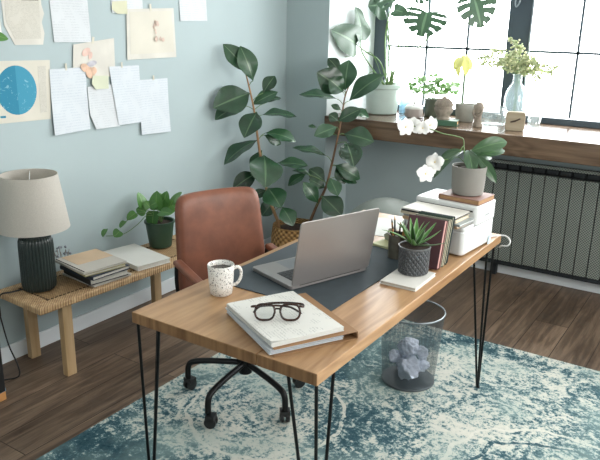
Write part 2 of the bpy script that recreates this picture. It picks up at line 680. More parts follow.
AVO_LEAVES = [(1.17,0.787,1.448,1.213,0.742,1.313,0.508,-0.753,0.419,0.061),
 (1.168,0.757,1.436,1.15,0.677,1.352,0.268,-0.725,0.634,0.061),
 (1.164,0.784,1.448,1.179,0.704,1.306,-0.541,-0.756,0.368,0.065),
 (1.167,0.813,1.454,1.219,0.816,1.336,0.861,-0.345,0.373,0.052)]
AVO_STEM = [(1.219,0.699,1.115),
 (1.206,0.74,1.252),
 (1.189,0.774,1.376),
 (1.168,0.789,1.454)]
EDGE_LEAF = [(0.818,-2.497,1.555,0.846,-2.471,1.577,0.462,-0.805,0.372,0.018)]
# ------------------------------------------------------------------ shared materials
M = {}
M['paint'] = plain('blue_grey_paint', 'a6b4b6', 0.75, var=0.02, scale=2.0, bump=0.04, bscale=180)
M['white_paint'] = plain('white_paint', 'cdd4d4', 0.6, var=0.02, scale=3)
M['ceiling'] = plain('ceiling_white', 'e8e8e4', 0.8, var=0.01)
M['skirting'] = plain('white_skirting', 'e2e7ea', 0.4, var=0.02)
M['frame'] = plain('slate_window_frame', '3f4b54', 0.4, var=0.05)
M['pane'] = glassy('window_glass', (0.98, 0.99, 0.99), 0.05)
M['black_metal'] = plain('black_metal', '191a1b', 0.4, 0.6, var=0.1)
M['black_plastic'] = plain('black_plastic', '17181a', 0.45, var=0.1)
M['oak'] = wood('oiled_oak', 'b8926a', '8f6b49', 1, 26, 0.34)
M['oak_end'] = wood('oak_strip', 'ba956e', '8c6846', 1, 26, 0.34, loc=(3, 1, 2))
M['sill_wood'] = wood('dark_sill_wood', '77624f', '47372b', 0, 24, 0.22)
M['pale_wood'] = wood('pale_beech', 'bda27f', 'a5875f', 2, 26, 0.5)
M['charcoal'] = plain('charcoal_felt', '343e44', 0.8, var=0.08, scale=30)
M['soil'] = plain('potting_soil', '35261c', 0.95, var=0.5, scale=60, bump=0.6)
M['white_ceramic'] = plain('white_ceramic', 'e3e3de', 0.3, var=0.03)
M['white_plastic'] = plain('white_plastic', 'd3d5d4', 0.35, var=0.02)
M['paper'] = plain('white_paper', 'd6d6d2', 0.8, var=0.02)
M['paper_cool'] = plain('cool_white_paper', 'c9ced3', 0.8, var=0.02)
M['paper_cream'] = plain('cream_paper', 'cdc8bb', 0.8, var=0.05, scale=5)
M['tape'] = plain('masking_tape', 'cdc8b8', 0.7, var=0.05)
M['rubber_leaf'] = leaf_mat('rubber_plant_leaf', '152c1d', '2f5237', '6f8c66', '445c48', 0.25, 0.03)
M['monstera_leaf'] = leaf_mat('monstera_leaf', '213d2c', '3c5a42', '7c9a78', '567552', 0.42, 0.05)
M['orchid_leaf'] = leaf_mat('orchid_leaf', '26452a', '3c5f39', '668657', '66835a', 0.32, 0.04, 3)
M['pothos_leaf'] = leaf_mat('pothos_leaf', '305f28', '55873c', '86ad64', '6f985b', 0.4, 0.12)
M['yellow_leaf'] = leaf_mat('yellowing_leaf', 'a5a558', 'bfbd70', 'cdc98a', 'c2bf7c', 0.5, 0.15)
M['stem_brown'] = plain('woody_stem', '6e5138', 0.7, var=0.2, scale=30)
M['stem_tan'] = plain('tan_stem', 'a07a55', 0.7, var=0.2, scale=30)
M['stem_green'] = plain('green_stem', '5f7d45', 0.5, var=0.1)


def planks():
    t = NT('dark_oak_planks')
    tc = t.n('ShaderNodeTexCoord')
    sp = t.n('ShaderNodeSeparateXYZ')
    t.l(tc.outputs['Object'], sp.inputs[0])
    cb = t.n('ShaderNodeCombineXYZ')
    t.l(sp.outputs[1], cb.inputs[0])
    t.l(sp.outputs[0], cb.inputs[1])
    br = t.n('ShaderNodeTexBrick', _offset=0.37, _offset_frequency=2)
    br.inputs['Scale'].default_value = 1.0
    br.inputs['Brick Width'].default_value = 1.25
    br.inputs['Row Height'].default_value = 0.185
    br.inputs['Mortar Size'].default_value = 0.0022
    br.inputs['Mortar Smooth'].default_value = 0.3
    br.inputs['Bias'].default_value = 0.0
    br.inputs['Color1'].default_value = (0.0, 0.0, 0.0, 1)
    br.inputs['Color2'].default_value = (1, 1, 1, 1)
    br.inputs['Mortar'].default_value = (0.5, 0.5, 0.5, 1)
    t.l(cb.outputs[0], br.inputs['Vector'])
    v = t.coord(scale=(24, 1.6, 1))
    # shift the grain from board to board
    ad = t.n('ShaderNodeVectorMath', _operation='ADD')
    t.l(v, ad.inputs[0])
    t.l(br.outputs['Color'], ad.inputs[1])
    n1 = t.noise(ad.outputs[0], 1.0, 8, 0.65, 1.2)
    n2 = t.noise(t.coord(scale=(5, 1.2, 1)), 1.0, 4, 0.6, 0.5)
    f = t.math('ADD', t.math('MULTIPLY', n1, 0.7), t.math('MULTIPLY', n2, 0.35))
    col = t.ramp(f, [(0.33, lin('372c24')), (0.51, lin('5f4e40')), (0.74, lin('8d7865'))])
    bw = t.n('ShaderNodeRGBToBW')
    t.l(br.outputs['Color'], bw.inputs[0])
    tone = t.math('ADD', t.math('MULTIPLY', bw.outputs[0], 0.4), 0.8)
    mul = t.n('ShaderNodeVectorMath', _operation='SCALE')
    t.l(col, mul.inputs[0])
    t.l(tone, mul.inputs['Scale'])
    col = t.mix(br.outputs['Fac'], mul.outputs[0], lin('2b2019'))
    rg = t.math('ADD', t.math('MULTIPLY', n1, 0.25), 0.36)
    t.bump(t.math('SUBTRACT', n1, t.math('MULTIPLY', br.outputs['Fac'], 0.6)), 0.12, 0.004)
    return t.done(col, rg, 0, 0.4)


M['floor'] = planks()

# ------------------------------------------------------------------ the room


def struct(name, mb, mat, **kw):
    return mb.build(name, mat, kind='structure', **kw)


X1, Y0, H = 5.0, -6.2, 2.75
struct('floor', MB().box((X1 / 2, (Y0 + 1.3) / 2, -0.05), (X1 + 0.4, 1.3 - Y0, 0.1)), M['floor'])
struct('ceiling', MB().box((X1 / 2, (Y0 + 1.3) / 2, H + 0.05), (X1 + 0.4, 1.3 - Y0, 0.1)), M['ceiling'])
struct('wall_left', MB().box((-0.1, (Y0 + 1.1) / 2, H / 2), (0.2, 1.1 - Y0, H)), M['paint'])
struct('wall_right', MB().box((X1 + 0.1, (Y0 + 1.1) / 2, H / 2), (0.2, 1.1 - Y0, H)), M['paint'])
struct('wall_back', MB().box((X1 / 2, Y0 - 0.1, H / 2), (X1 + 0.4, 0.2, H)), M['paint'])
# pier between the left wall and the window niche: grey-blue front, white painted reveal beside the glass
pier = MB().box((0.175, 0.724, H / 2), (0.35, 0.75, H)).build('wall_pier', M['paint'], kind='structure')
struct('trim_1', MB().prism([(0.3505, 0.349), (0.354, 0.349), (0.388, 1.02), (0.3505, 1.02)], 1.012, 2.35), M['white_paint'])
struct('wall_window', MB().box((2.675, 0.888, 0.44), (4.65, 0.42, 0.88)), M['paint'])
wl = MB().box((2.675, 0.72, 2.55), (4.65, 0.76, 0.4))
struct('trim_2', wl, M['white_paint'])
struct('baseboard_left', MB().box((0.008, -2.93, 0.042), (0.016, 6.55, 0.084)), M['skirting'], bevel=0.004)
struct('baseboard_window', MB().box((2.68, 0.668, 0.04), (4.64, 0.02, 0.08)), M['skirting'], bevel=0.004)
struct('window_sill', MB().box((2.676, 0.67, 0.946), (4.646, 0.70, 0.13)), M['sill_wood'], bevel=0.006)

# window: slate frame, glazing bars and panes between the reveals
wf = MB()
zb, zt = 1.011, 2.35
wf.box((0.4375, 1.0, (zb + zt) / 2), (0.105, 0.07, zt - zb))
xs = [(0.49, 1.395), (1.547, 2.452), (2.604, 3.509), (3.661, 4.566)]
for a, b in xs:
    wf.box(((b + min(b + 0.152, 5.0)) / 2, 1.0, (zb + zt) / 2), (min(0.152, 5.0 - b), 0.07, zt - zb))
    wf.box(((a + b) / 2, 1.0, zb + 0.022), (b - a, 0.068, 0.044))
    wf.box(((a + b) / 2, 1.0, zt - 0.03), (b - a, 0.068, 0.06))
win = wf.build('window_1', M['frame'], kind='structure', bevel=0.004)
gb = MB()
for a, b in xs:
    for k in (1, 2):
        gb.box((a + (b - a) * (0.352 if k == 1 else 0.69), 0.995, (zb + zt) / 2), (0.016, 0.03, zt - zb - 0.1))
    for z in (1.482, 1.92):
        gb.box(((a + b) / 2, 0.995, z), (b - a, 0.03, 0.016))
gb.build('glazing_bars', M['frame'], win)
for a, b in xs:
    MB().box(((a + b) / 2, 1.005, (zb + zt) / 2), (b - a - 0.002, 0.004, zt - zb - 0.09)).build('window_pane', M['pane'], win)
M['grey_alu'] = plain('grey_sash_edge', '8d979c', 0.35, 0.4, var=0.03)
for a, b in xs:
    MB().box((a + 0.007, 0.962, (zb + zt) / 2 + 0.02), (0.01, 0.02, zt - zb - 0.1)).build('sash_edge', M['grey_alu'], win)
MB().tube(smooth_path([(1.455, 0.962, 1.86), (1.455, 0.935, 1.855), (1.44, 0.93, 1.80), (1.45, 0.93, 1.765), (1.47, 0.932, 1.80), (1.465, 0.935, 1.85), (1.457, 0.962, 1.86)]), 0.005, 6).build('window_handle', M['grey_alu'], win, smooth=True)

# ------------------------------------------------------------------ radiator behind woven steel mesh


def mesh_screen():
    t = NT('woven_radiator_mesh')
    v = t.coord(scale=(1, 1, 1))
    sp = t.n('ShaderNodeSeparateXYZ')
    t.l(v, sp.inputs[0])
    k = 2 * PI / 0.0175
    a = t.math('SINE', t.math('MULTIPLY', sp.outputs[0], k))
    b = t.math('SINE', t.math('MULTIPLY', sp.outputs[2], k))
    chk = t.math('MULTIPLY', a, b)
    n = t.noise(v, 3.0, 2)
    f = t.math('ADD', t.math('MULTIPLY', chk, 0.5), 0.5)
    col = t.ramp(f, [(0.40, lin('4c5252')), (0.60, lin('92988f'))])
    t.bump(f, 0.5, 0.003)
    return t.done(col, 0.5, 0.2, 0.4)


M['mesh_screen'] = mesh_screen()
M['dark_steel'] = plain('dark_steel', '2a2e31', 0.5, 0.4, var=0.1)
rad = thing('radiator', 'dark radiator behind woven grey mesh under the wooden window sill', 'radiator', (1.43, 0.60, 0))
sec = 0.0818
for i in range(28):
    x = 0.012 + sec * i
    MB().box((x + sec / 2, 0, 0.425), (sec - 0.006, 0.030, 0.62)).build('mesh_panel', M['mesh_screen'], rad, bevel=0.003)
hd = MB()
for i in range(28):
    x = 0.012 + sec * i
    hd.box((x + sec / 2, 0.004, 0.7635), (sec - 0.014, 0.034, 0.03))
hd.build('header_blocks', M['dark_steel'], rad, bevel=0.006)
MB().box((1.15, 0.022, 0.43), (2.30, 0.012, 0.70)).build('back_plate', M['black_metal'], rad)
MB().box((1.15, 0.0, 0.79), (2.30, 0.03, 0.02)).build('top_rail', M['mesh_screen'], rad)
MB().box((1.15, 0.0, 0.10), (2.30, 0.034, 0.025)).build('bottom_rail', M['dark_steel'], rad)
for x in (0.15, 1.15, 2.15):
    MB().box((x, 0.03, 0.048), (0.03, 0.04, 0.096)).build('foot', M['dark_steel'], rad)

# ------------------------------------------------------------------ rug


def rug_mat():
    t = NT('distressed_rug_weave')
    v = t.coord()
    big = t.noise(v, 1.5, 3, 0.5, 0.8)
    mid = t.noise(v, 16.0, 8, 0.75, 0.15)
    fine = t.noise(v, 75.0, 5, 0.8, 0.0)
    vf = t.noise(v, 170.0, 2, 0.7)
    f = t.math('ADD', t.math('MULTIPLY', big, 0.85), t.math('MULTIPLY', mid, 0.75))
    f = t.math('ADD', f, t.math('MULTIPLY', fine, 0.95))
    f = t.math('ADD', f, t.math('MULTIPLY', vf, 0.22))
    # worn curling ornament lines
    vo = t.n('ShaderNodeTexVoronoi', Scale=2.1, _feature='F1')
    nv = t.n('ShaderNodeVectorMath', _operation='ADD')
    t.l(v, nv.inputs[0])
    nz = t.n('ShaderNodeTexNoise', Scale=7.0, Detail=3)
    t.l(v, nz.inputs['Vector'])
    sc = t.n('ShaderNodeVectorMath', _operation='SCALE')
    sc.inputs['Scale'].default_value = 0.22
    t.l(nz.outputs['Color'], sc.inputs[0])
    t.l(sc.outputs[0], nv.inputs[1])
    t.l(nv.outputs[0], vo.inputs['Vector'])
    rings = t.math('SINE', t.math('MULTIPLY', vo.outputs['Distance'], 60.0))
    f = t.math('ADD', f, t.math('MULTIPLY', rings, 0.05))
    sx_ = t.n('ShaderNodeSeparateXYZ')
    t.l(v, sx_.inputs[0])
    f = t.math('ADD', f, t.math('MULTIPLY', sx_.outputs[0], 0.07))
    # faded outlines of large medallions
    wv = t.n('ShaderNodeVectorMath', _operation='ADD')
    ws = t.n('ShaderNodeVectorMath', _operation='SCALE')
    ws.inputs['Scale'].default_value = 0.10
    t.l(nz.outputs['Color'], ws.inputs[0])
    t.l(v, wv.inputs[0])
    t.l(ws.outputs[0], wv.inputs[1])
    for cx_, cy_, rr in ((0.42, 0.62, 0.40), (0.42, 0.62, 0.30), (0.95, 0.05, 0.36), (-0.10, -0.15, 0.42), (-0.10, -0.15, 0.27), (-0.75, 0.45, 0.34)):
        d_ = t.n('ShaderNodeVectorMath', _operation='DISTANCE')
        d_.inputs[1].default_value = (cx_ + 0.05, cy_ + 0.05, 0.05)
        t.l(wv.outputs[0], d_.inputs[0])
        ln_ = t.math('LESS_THAN', t.math('ABSOLUTE', t.math('SUBTRACT', d_.outputs['Value'], rr)), 0.008)
        f = t.math('ADD', f, t.math('MULTIPLY', ln_, 0.16 if rr > 0.33 else -0.16))
    col = t.ramp(f, [(0.0, lin('263e48')), (0.36, lin('3a5760')), (0.44, lin('688286')), (0.51, lin('a0aca7')), (0.58, lin('c0c0b6')), (1.0, lin('cbcac1'))])
    rmp = col.node.inputs[0].links[0].from_socket
    mr = t.n('ShaderNodeMapRange')
    mr.inputs['From Min'].default_value = 1.015
    mr.inputs['From Max'].default_value = 1.76
    t.l(rmp, mr.inputs['Value'])
    t.l(mr.outputs[0], col.node.inputs[0])
    big2 = t.noise(v, 2.6, 3, 0.5)
    col = t.mix(t.math('MULTIPLY', t.ramp(big2, [(0.48, (0, 0, 0)), (0.62, (1, 1, 1))]), 0.42), col, lin('8fa5a1'))
    t.bump(t.math('ADD', vf, fine), 0.35, 0.004)
    return t.done(col, 0.95, 0, 0.1)


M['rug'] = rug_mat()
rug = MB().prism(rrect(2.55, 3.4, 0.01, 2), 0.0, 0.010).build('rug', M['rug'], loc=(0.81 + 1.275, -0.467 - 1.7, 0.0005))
tag(rug, 'distressed teal and cream patterned rug lying under the desk', 'rug')

# ------------------------------------------------------------------ desk
desk = thing('desk', 'oak plank desk on black hairpin legs standing on the teal rug', 'desk', (1.69, -1.676, 0))
DX0, DX1, DY0, DY1 = -0.352, 0.35, -0.781, 0.781
tt = MB()
tt.box(((DX0 + 0.148) / 2, 0, 0.731), (0.148 - DX0 - 0.001, DY1 - DY0, 0.038), mi=0)
tt.box(((DX1 + 0.148) / 2 + 0.0005, 0, 0.731), (DX1 - 0.148 - 0.001, DY1 - DY0, 0.038), mi=1)
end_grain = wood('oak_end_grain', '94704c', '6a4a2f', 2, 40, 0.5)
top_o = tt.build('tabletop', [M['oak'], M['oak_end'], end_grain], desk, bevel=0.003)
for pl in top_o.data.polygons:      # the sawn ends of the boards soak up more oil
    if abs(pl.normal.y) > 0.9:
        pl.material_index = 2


def hairpin(cx, cy, ix, iy):
    """three rods from an iron plate meeting in one foot near the desk corner"""
    mb = MB()
    foot = Vector((cx + ix * 0.004, cy + iy * 0.030, 0.018))
    tops = [(cx + ix * 0.007, cy + iy * 0.008), (cx + ix * 0.100, cy + iy * 0.008), (cx + ix * 0.007, cy + iy * 0.10)]
    for q, (x, y) in enumerate(tops):
        e = foot + Vector(((x - cx) * 0.06, (y - cy) * 0.06, 0))
        mb.tube([(x, y, 0.7115), (x + (e.x - x) * 0.5, y + (e.y - y) * 0.5, 0.365), tuple(e), tuple(foot + Vector((0, 0, -0.0025)))], 0.0052, 8)
    mb.box((cx + ix * 0.056, cy + iy * 0.056, 0.7095), (0.106, 0.106, 0.004))
    mb.sphere(tuple(foot + Vector((0, 0, 0.0015))), 0.0085, seg=10, rings=6)
    return mb


for sx in (0, 1):
    for sy in (0, 1):
        cx = DX0 + 0.004 if sx == 0 else DX1 - 0.004
        cy = DY0 + 0.008 if sy == 0 else DY1 - 0.055
        hairpin(cx, cy, 1 if sx == 0 else -1, 1 if sy == 0 else -1).build('leg', M['black_metal'], desk, smooth=True, auto=40)

# ------------------------------------------------------------------ office chair


def leather():
    t = NT('cognac_leather')
    v = t.coord()
    n = t.noise(v, 9, 5, 0.6)
    col = t.ramp(n, [(0.3, lin('6a3d2b')), (0.7, lin('88523b'))])
    t.bump(t.noise(v, 220, 3), 0.15, 0.001)
    return t.done(col, 0.45, 0, 0.5)


M['leather'] = leather()
ch = thing('office_chair', 'brown leather office chair with black star base pulled up behind the desk', 'chair', (1.19, -1.675, 0.0105), math.radians(-23))


def back_fn(a, b):
    # local: +x is the way the sitter faces; a across (y), b up
    w = 0.216 * (1 - 0.05 * b)
    ang = a * 0.55
    y = -math.sin(ang) / math.sin(0.55) * w + 0.022
    x = -0.285 + (1 - math.cos(ang)) * 0.26 - 0.035 * b
    z = 0.655 + 0.245 * b
    nrm = Vector((math.cos(ang), math.sin(ang), 0.14)).normalized()
    return (x, y, z), nrm


def seat_fn(a, b):
    x = 0.0 + 0.235 * a
    y = 0.235 * b
    return (x, y, 0.445 + 0.012 * abs(b) ** 2 - 0.015 * max(0, a) ** 3), (0, 0, 1)


bk = MB().pad(back_fn, 20, 0.055, 9, 0.42).build('backrest', M['leather'], ch, smooth=True)
MB().tube(smooth_path([(-0.33, 0, 0.52), (-0.335, 0, 0.46), (-0.26, 0, 0.385), (-0.08, 0, 0.372)]), 0.016, 8).build('back_bracket', M['black_metal'], ch, smooth=True)
MB().pad(seat_fn, 14, 0.075, 6, 0.5).build('seat', M['leather'], ch, smooth=True)
for s in (-1, 1):
    ar = MB().tube(smooth_path([(-0.20, s * 0.19, 0.43), (-0.20, s * 0.225, 0.50), (-0.20, s * 0.228, 0.60), (-0.185, s * 0.228, 0.618), (-0.10, s * 0.23, 0.616), (0.04, s * 0.23, 0.59), (0.065, s * 0.228, 0.565), (0.06, s * 0.222, 0.50), (0.055, s * 0.20, 0.43)]), 0.009, 8).build('armrest', M['black_metal'], ch, smooth=True)
    MB().box((-0.07, s * 0.229, 0.622), (0.24, 0.042, 0.024), R=Matrix.Rotation(math.radians(7), 3, 'Y')).build('arm_pad', M['leather'], ar, bevel=0.010, bseg=3, smooth=True, auto=60)
MB().lathe([(0.03, 0.13), (0.03, 0.20), (0.022, 0.20), (0.022, 0.36), (0.09, 0.36), (0.09, 0.385), (0.05, 0.395)], seg=20).build('gas_column', M['black_metal'], ch, smooth=True, auto=40)
base_angs = []
tgt = [(0.941 - 1.19, -1.772 + 1.675), (1.205 - 1.19, -1.945 + 1.675), (1.446 - 1.19, -1.738 + 1.675)]
a0 = math.atan2(tgt[1][1], tgt[1][0]) + math.radians(23)
for k in range(5):
    a = a0 + 2 * PI * k / 5
    c, s = math.cos(a), math.sin(a)
    R_ = 0.275
    lg = MB().tube(smooth_path([(c * 0.02, s * 0.02, 0.175), (c * 0.15, s * 0.15, 0.165), (c * (R_ - 0.035), s * (R_ - 0.035), 0.150), (c * (R_ - 0.005), s * (R_ - 0.005), 0.125), (c * R_, s * R_, 0.062)], 5), 0.0135, 10).build('base_leg', M['black_metal'], ch, smooth=True)
    ca = a + 1.9 + 0.6 * k
    d = Vector((math.cos(ca), math.sin(ca), 0))
    n = Vector((-d.y, d.x, 0))
    cc = Vector((c * R_, s * R_, 0)) + d * 0.012
    cm = MB()
    A = Matrix.Translation((cc.x, cc.y, 0.0265)) @ Matrix.Rotation(math.atan2(n.y, n.x), 4, 'Z') @ Matrix.Rotation(PI / 2, 4, 'Y')
    for e in (-0.013, 0.013):
        cm.lathe([(0.018, -0.009), (0.0255, -0.006), (0.0255, 0.006), (0.018, 0.009)], (0, 0, e), 16, M=A)
    cm.box((cc.x, cc.y, 0.047), (0.038, 0.044, 0.024), rz=ca)
    cm.build('caster', M['black_plastic'], lg, smooth=True, auto=40)

# ------------------------------------------------------------------ rattan bench


def rattan():
    t = NT('woven_rattan')
    v = t.coord()
    sp = t.n('ShaderNodeSeparateXYZ')
    t.l(v, sp.inputs[0])
    a = t.math('SINE', t.math('MULTIPLY', sp.outputs[1], 2 * PI / 0.011))
    b = t.math('SINE', t.math('MULTIPLY', sp.outputs[0], 2 * PI / 0.02))
    n = t.noise(t.coord(scale=(1, 8, 1)), 16, 4, 0.7)
    f = t.math('ADD', t.math('MULTIPLY', t.math('MULTIPLY', a, b), 0.22), n)
    col = t.ramp(f, [(0.22, lin('6e553d')), (0.5, lin('a1825c')), (0.8, lin('b99c76'))])
    t.bump(t.math('MULTIPLY', a, b), 0.4, 0.003)
    return t.done(col, 0.6, 0, 0.3)


def rattan_wrap():
    t = NT('wrapped_rattan_edge')
    v = t.coord()
    sp = t.n('ShaderNodeSeparateXYZ')
    t.l(v, sp.inputs[0])
    a = t.math('SINE', t.math('MULTIPLY', t.math('ADD', sp.outputs[1], sp.outputs[0]), 2 * PI / 0.014))
    n = t.noise(t.coord(scale=(8, 8, 0.6)), 6, 5, 0.7)
    f = t.math('ADD', t.math('MULTIPLY', a, 0.16), n)
    col = t.ramp(f, [(0.25, lin('8c6e50')), (0.52, lin('b8966e')), (0.78, lin('ccb08a'))])
    t.bump(a, 0.5, 0.003)
    return t.done(col, 0.55, 0, 0.35)


M['rattan'] = rattan()
M['rattan_wrap'] = rattan_wrap()
BZ = 0.395
bench = thing('bench', 'low rattan bench on pale wooden legs along the blue wall', 'bench', (0.235, -1.52, 0), math.radians(-3.0))
BL, BW = 1.20, 0.365
fr = MB()
for s in (-1, 1):
    fr.box((s * (BW / 2 - 0.035), 0, BZ - 0.016), (0.07, BL, 0.032))
    fr.box((0, s * (BL / 2 - 0.045), BZ - 0.016), (BW - 0.14, 0.09, 0.032))
fr.build('frame', M['rattan_wrap'], bench, bevel=0.008, bseg=3)
MB().box((0, 0, BZ - 0.016), (BW - 0.14, BL - 0.18, 0.026)).build('woven_seat', M['rattan'], bench)
st = MB()
zz = BZ + 0.001
for s in (-1, 1):
    for k in range(46):
        y = -0.51 + k * 0.0222
        st.box((s * (BW / 2 - 0.07), y, zz), (0.004, 0.012, 0.003))
    for k in range(10):
        x = -0.10 + k * 0.0222
        st.box((x, s * (BL / 2 - 0.09), zz), (0.012, 0.004, 0.003))
st.build('lacing', M['soil'], bench)
for sx in (-1, 1):
    for y in (-0.45, 0.37):
        x = sx * (BW / 2 - 0.036)
        MB().prism([(x - 0.019, y - 0.026), (x + 0.019, y - 0.026), (x + 0.019, y + 0.026), (x - 0.019, y + 0.026)], 0.0, BZ - 0.032).build('leg', M['pale_wood'], bench, bevel=0.003)
# ------------------------------------------------------------------ table lamp on the bench
M['ribbed'] = plain('dark_green_ceramic', '27312f', 0.35, var=0.1)


def shade_mat():
    t = NT('linen_shade')
    n = t.noise(t.coord(scale=(1, 1, 1)), 220, 2)
    col = t.ramp(n, [(0.3, lin('c3beb6')), (0.7, lin('d3cec6'))])
    t.done(col, 0.9, 0, 0.1)
    tl = t.n('ShaderNodeBsdfTranslucent')
    tl.inputs[0].default_value = lin('ded8cd')
    mx = t.n('ShaderNodeMixShader')
    mx.inputs[0].default_value = 0.3
    t.l(t.b.outputs[0], mx.inputs[1])
    t.l(tl.outputs[0], mx.inputs[2])
    t.l(mx.outputs[0], t.out.inputs[0])
    return t.m


lamp = thing('table_lamp', 'table lamp with ribbed dark ceramic base and grey linen shade on the bench', 'lamp', (0.165, -1.963, BZ + 0.0015))
rib = lambda a, j: 1 + (0.075 * (abs(math.cos(a * 16)) - 0.6) if 1 <= j <= 6 else 0)
MB().lathe([(0.068, 0), (0.075, 0.008), (0.078, 0.03), (0.078, 0.12), (0.078, 0.215), (0.076, 0.242), (0.068, 0.262), (0.045, 0.272), (0.020, 0.274), (0.018, 0.295)], seg=256, rib=rib).build('lamp_base', M['ribbed'], lamp, smooth=True)
sh = MB().lathe([(0.163, 0.303), (0.126, 0.558), (0.1235, 0.558), (0.160, 0.303), (0.163, 0.303)], seg=64, cap=False).build('lamp_shade', shade_mat(), lamp, smooth=True, auto=50)
fr = MB()
for k in range(3):
    a = 2 * PI * k / 3 + 0.4
    fr.tube([(0, 0, 0.525), (0.125 * math.cos(a), 0.125 * math.sin(a), 0.545)], 0.002, 6)
fr.tube([(0, 0, 0.28), (0, 0, 0.528)], 0.006, 8)
fr.build('shade_carrier', M['white_plastic'], lamp)
MB().sphere((0, 0, 0.42), (0.028, 0.028, 0.04)).build('bulb', M['white_ceramic'], lamp, smooth=True)
cd = thing('lamp_cord', 'black lamp cord hanging over the near end of the bench to the floor', 'cord', (0.128, -2.085, 0))
MB().tube(smooth_path([(0.0, 0.055, BZ + 0.007), (-0.01, 0.00, BZ + 0.007), (-0.028, -0.044, BZ + 0.004), (-0.04, -0.058, BZ - 0.05), (-0.045, -0.05, 0.30), (-0.01, -0.045, 0.15), (0.055, -0.05, 0.06), (0.065, -0.06, 0.009), (0.03, -0.12, 0.005), (-0.01, -0.20, 0.005), (-0.03, -0.32, 0.005)]), 0.0038, 6).build('cable', M['black_plastic'], cd, smooth=True)
MB().box((-0.043, -0.054, 0.315), (0.018, 0.014, 0.055)).build('inline_switch', M['black_plastic'], cd, bevel=0.005)

# ------------------------------------------------------------------ notebooks and sketch pad on the bench
pages = plain('page_edges', 'cfcac0', 0.8, var=0.08, scale=120)


def book(name, label, cat, loc, size, rz, cover, group=None, page=None, spine=0, ct=0.003, R=None):
    """covers above and below a page block; spine on -x (0) or -y (1) side"""
    w, d, h = size
    t = thing(name, label, cat, loc, rz, group)
    if R is not None:
        t.rotation_euler = R
    mb = MB()
    mb.box((0, 0, ct / 2), (w, d, ct))
    mb.box((0, 0, h - ct / 2), (w, d, ct))
    if spine == 0:
        mb.box((-w / 2 + ct / 2, 0, h / 2), (ct, d, h - 2 * ct))
    else:
        mb.box((0, -d / 2 + ct / 2, h / 2), (w, ct, h - 2 * ct))
    mb.build('cover', cover, t, bevel=0.001)
    MB().box((0.001 if spine == 0 else -0.001, 0.001, h / 2), (w - 0.008, d - 0.008, h - 2 * ct)).build('pages', page or pages, t)
    return t


kraft = plain('kraft_card', 'c6ab8e', 0.8, var=0.05)
grey_card = plain('grey_card', 'b9b3aa', 0.8, var=0.03)
navy = plain('navy_cloth', '2b3340', 0.7, var=0.1)
black_card = plain('black_card', '1d1e1f', 0.6, var=0.1)
olive = plain('olive_card', '9c9468', 0.7, var=0.08)
z = BZ + 0.003
G = 'notebooks piled on the bench'
for nm, lb, (w, d, h), dx, dy, rz, cv in (
        ('notebook', 'grey card notebook, lowest of the pile beside the lamp', (0.265, 0.225, 0.010), 0.01, 0.03, -5, grey_card),
        ('notebook', 'thick black notebook with white pages second from the bottom of the bench pile', (0.25, 0.215, 0.030), 0.015, 0.02, -9, black_card),
        ('notebook', 'navy notebook with white page edges in the middle of the bench pile', (0.262, 0.225, 0.019), 0.02, 0.012, -3, navy),
        ('notebook', 'olive backed notebook lying just below the kraft topped folder', (0.26, 0.225, 0.014), 0.01, 0.006, -11, olive),
        ('folder', 'kraft and grey covered folder on top of the bench pile', (0.275, 0.245, 0.011), 0.0, 0.0, -8, grey_card)):
    b = book(nm, lb, 'folder' if nm == 'folder' else 'notebook', (0.245 + dx, -1.72 + dy, z), (w, d, h), math.radians(rz), cv, G, spine=1)
    z += h + 0.0006
    last = b
MB().box((-0.055, 0.02, 0.0115), (0.155, 0.2, 0.001)).build('kraft_panel', kraft, last)
MB().tube([(-0.13, -0.112, 0.0125), (0.13, -0.112, 0.0125)], 0.0018, 6).build('elastic_band', black_card, last)
M['mint_card'] = plain('pale_grey_card', 'd0cec8', 0.7, var=0.03)
sp = book('sketch_pad', 'thick pale grey sketch pad lying between the notebook pile and the potted vine', 'sketch pad', (0.234, -1.402, BZ + 0.003), (0.34, 0.205, 0.026), math.radians(-10), M['mint_card'], spine=1)
rb = MB().box((0.05, -0.106, 0.008), (0.03, 0.006, 0.012)).build('bookmark_ribbon', plain('red_brown_ribbon', '6f3a2c', 0.7), sp)
# dried sprig behind the notebooks
dg = thing('dried_sprig', 'small dried grey sprig lying against the wall behind the notebook pile', 'sprig', (0.045, -1.735, BZ + 0.002))
rnd = random.Random(5)
sg = MB()
for k in range(7):
    y = -0.05 + 0.016 * k
    sg.tube(smooth_path([(0, 0, 0.004), (0.01, y * 0.6, 0.05), (rnd.uniform(-0.01, 0.02), y, 0.09 + rnd.uniform(0, 0.03))]), 0.0012, 5)
sg.build('stem', M['stem_brown'], dg)
sb = MB()
for k in range(12):
    sb.sphere((rnd.uniform(-0.012, 0.02), -0.05 + 0.009 * k, rnd.uniform(0.075, 0.12)), rnd.uniform(0.005, 0.008), seg=8, rings=5)
sb.build('seed_heads', plain('dusty_grey', '8d9298', 0.9), dg, smooth=True)


def rel(path, off):
    o = Vector(off)
    return [tuple(Vector(p) - o) for p in path]


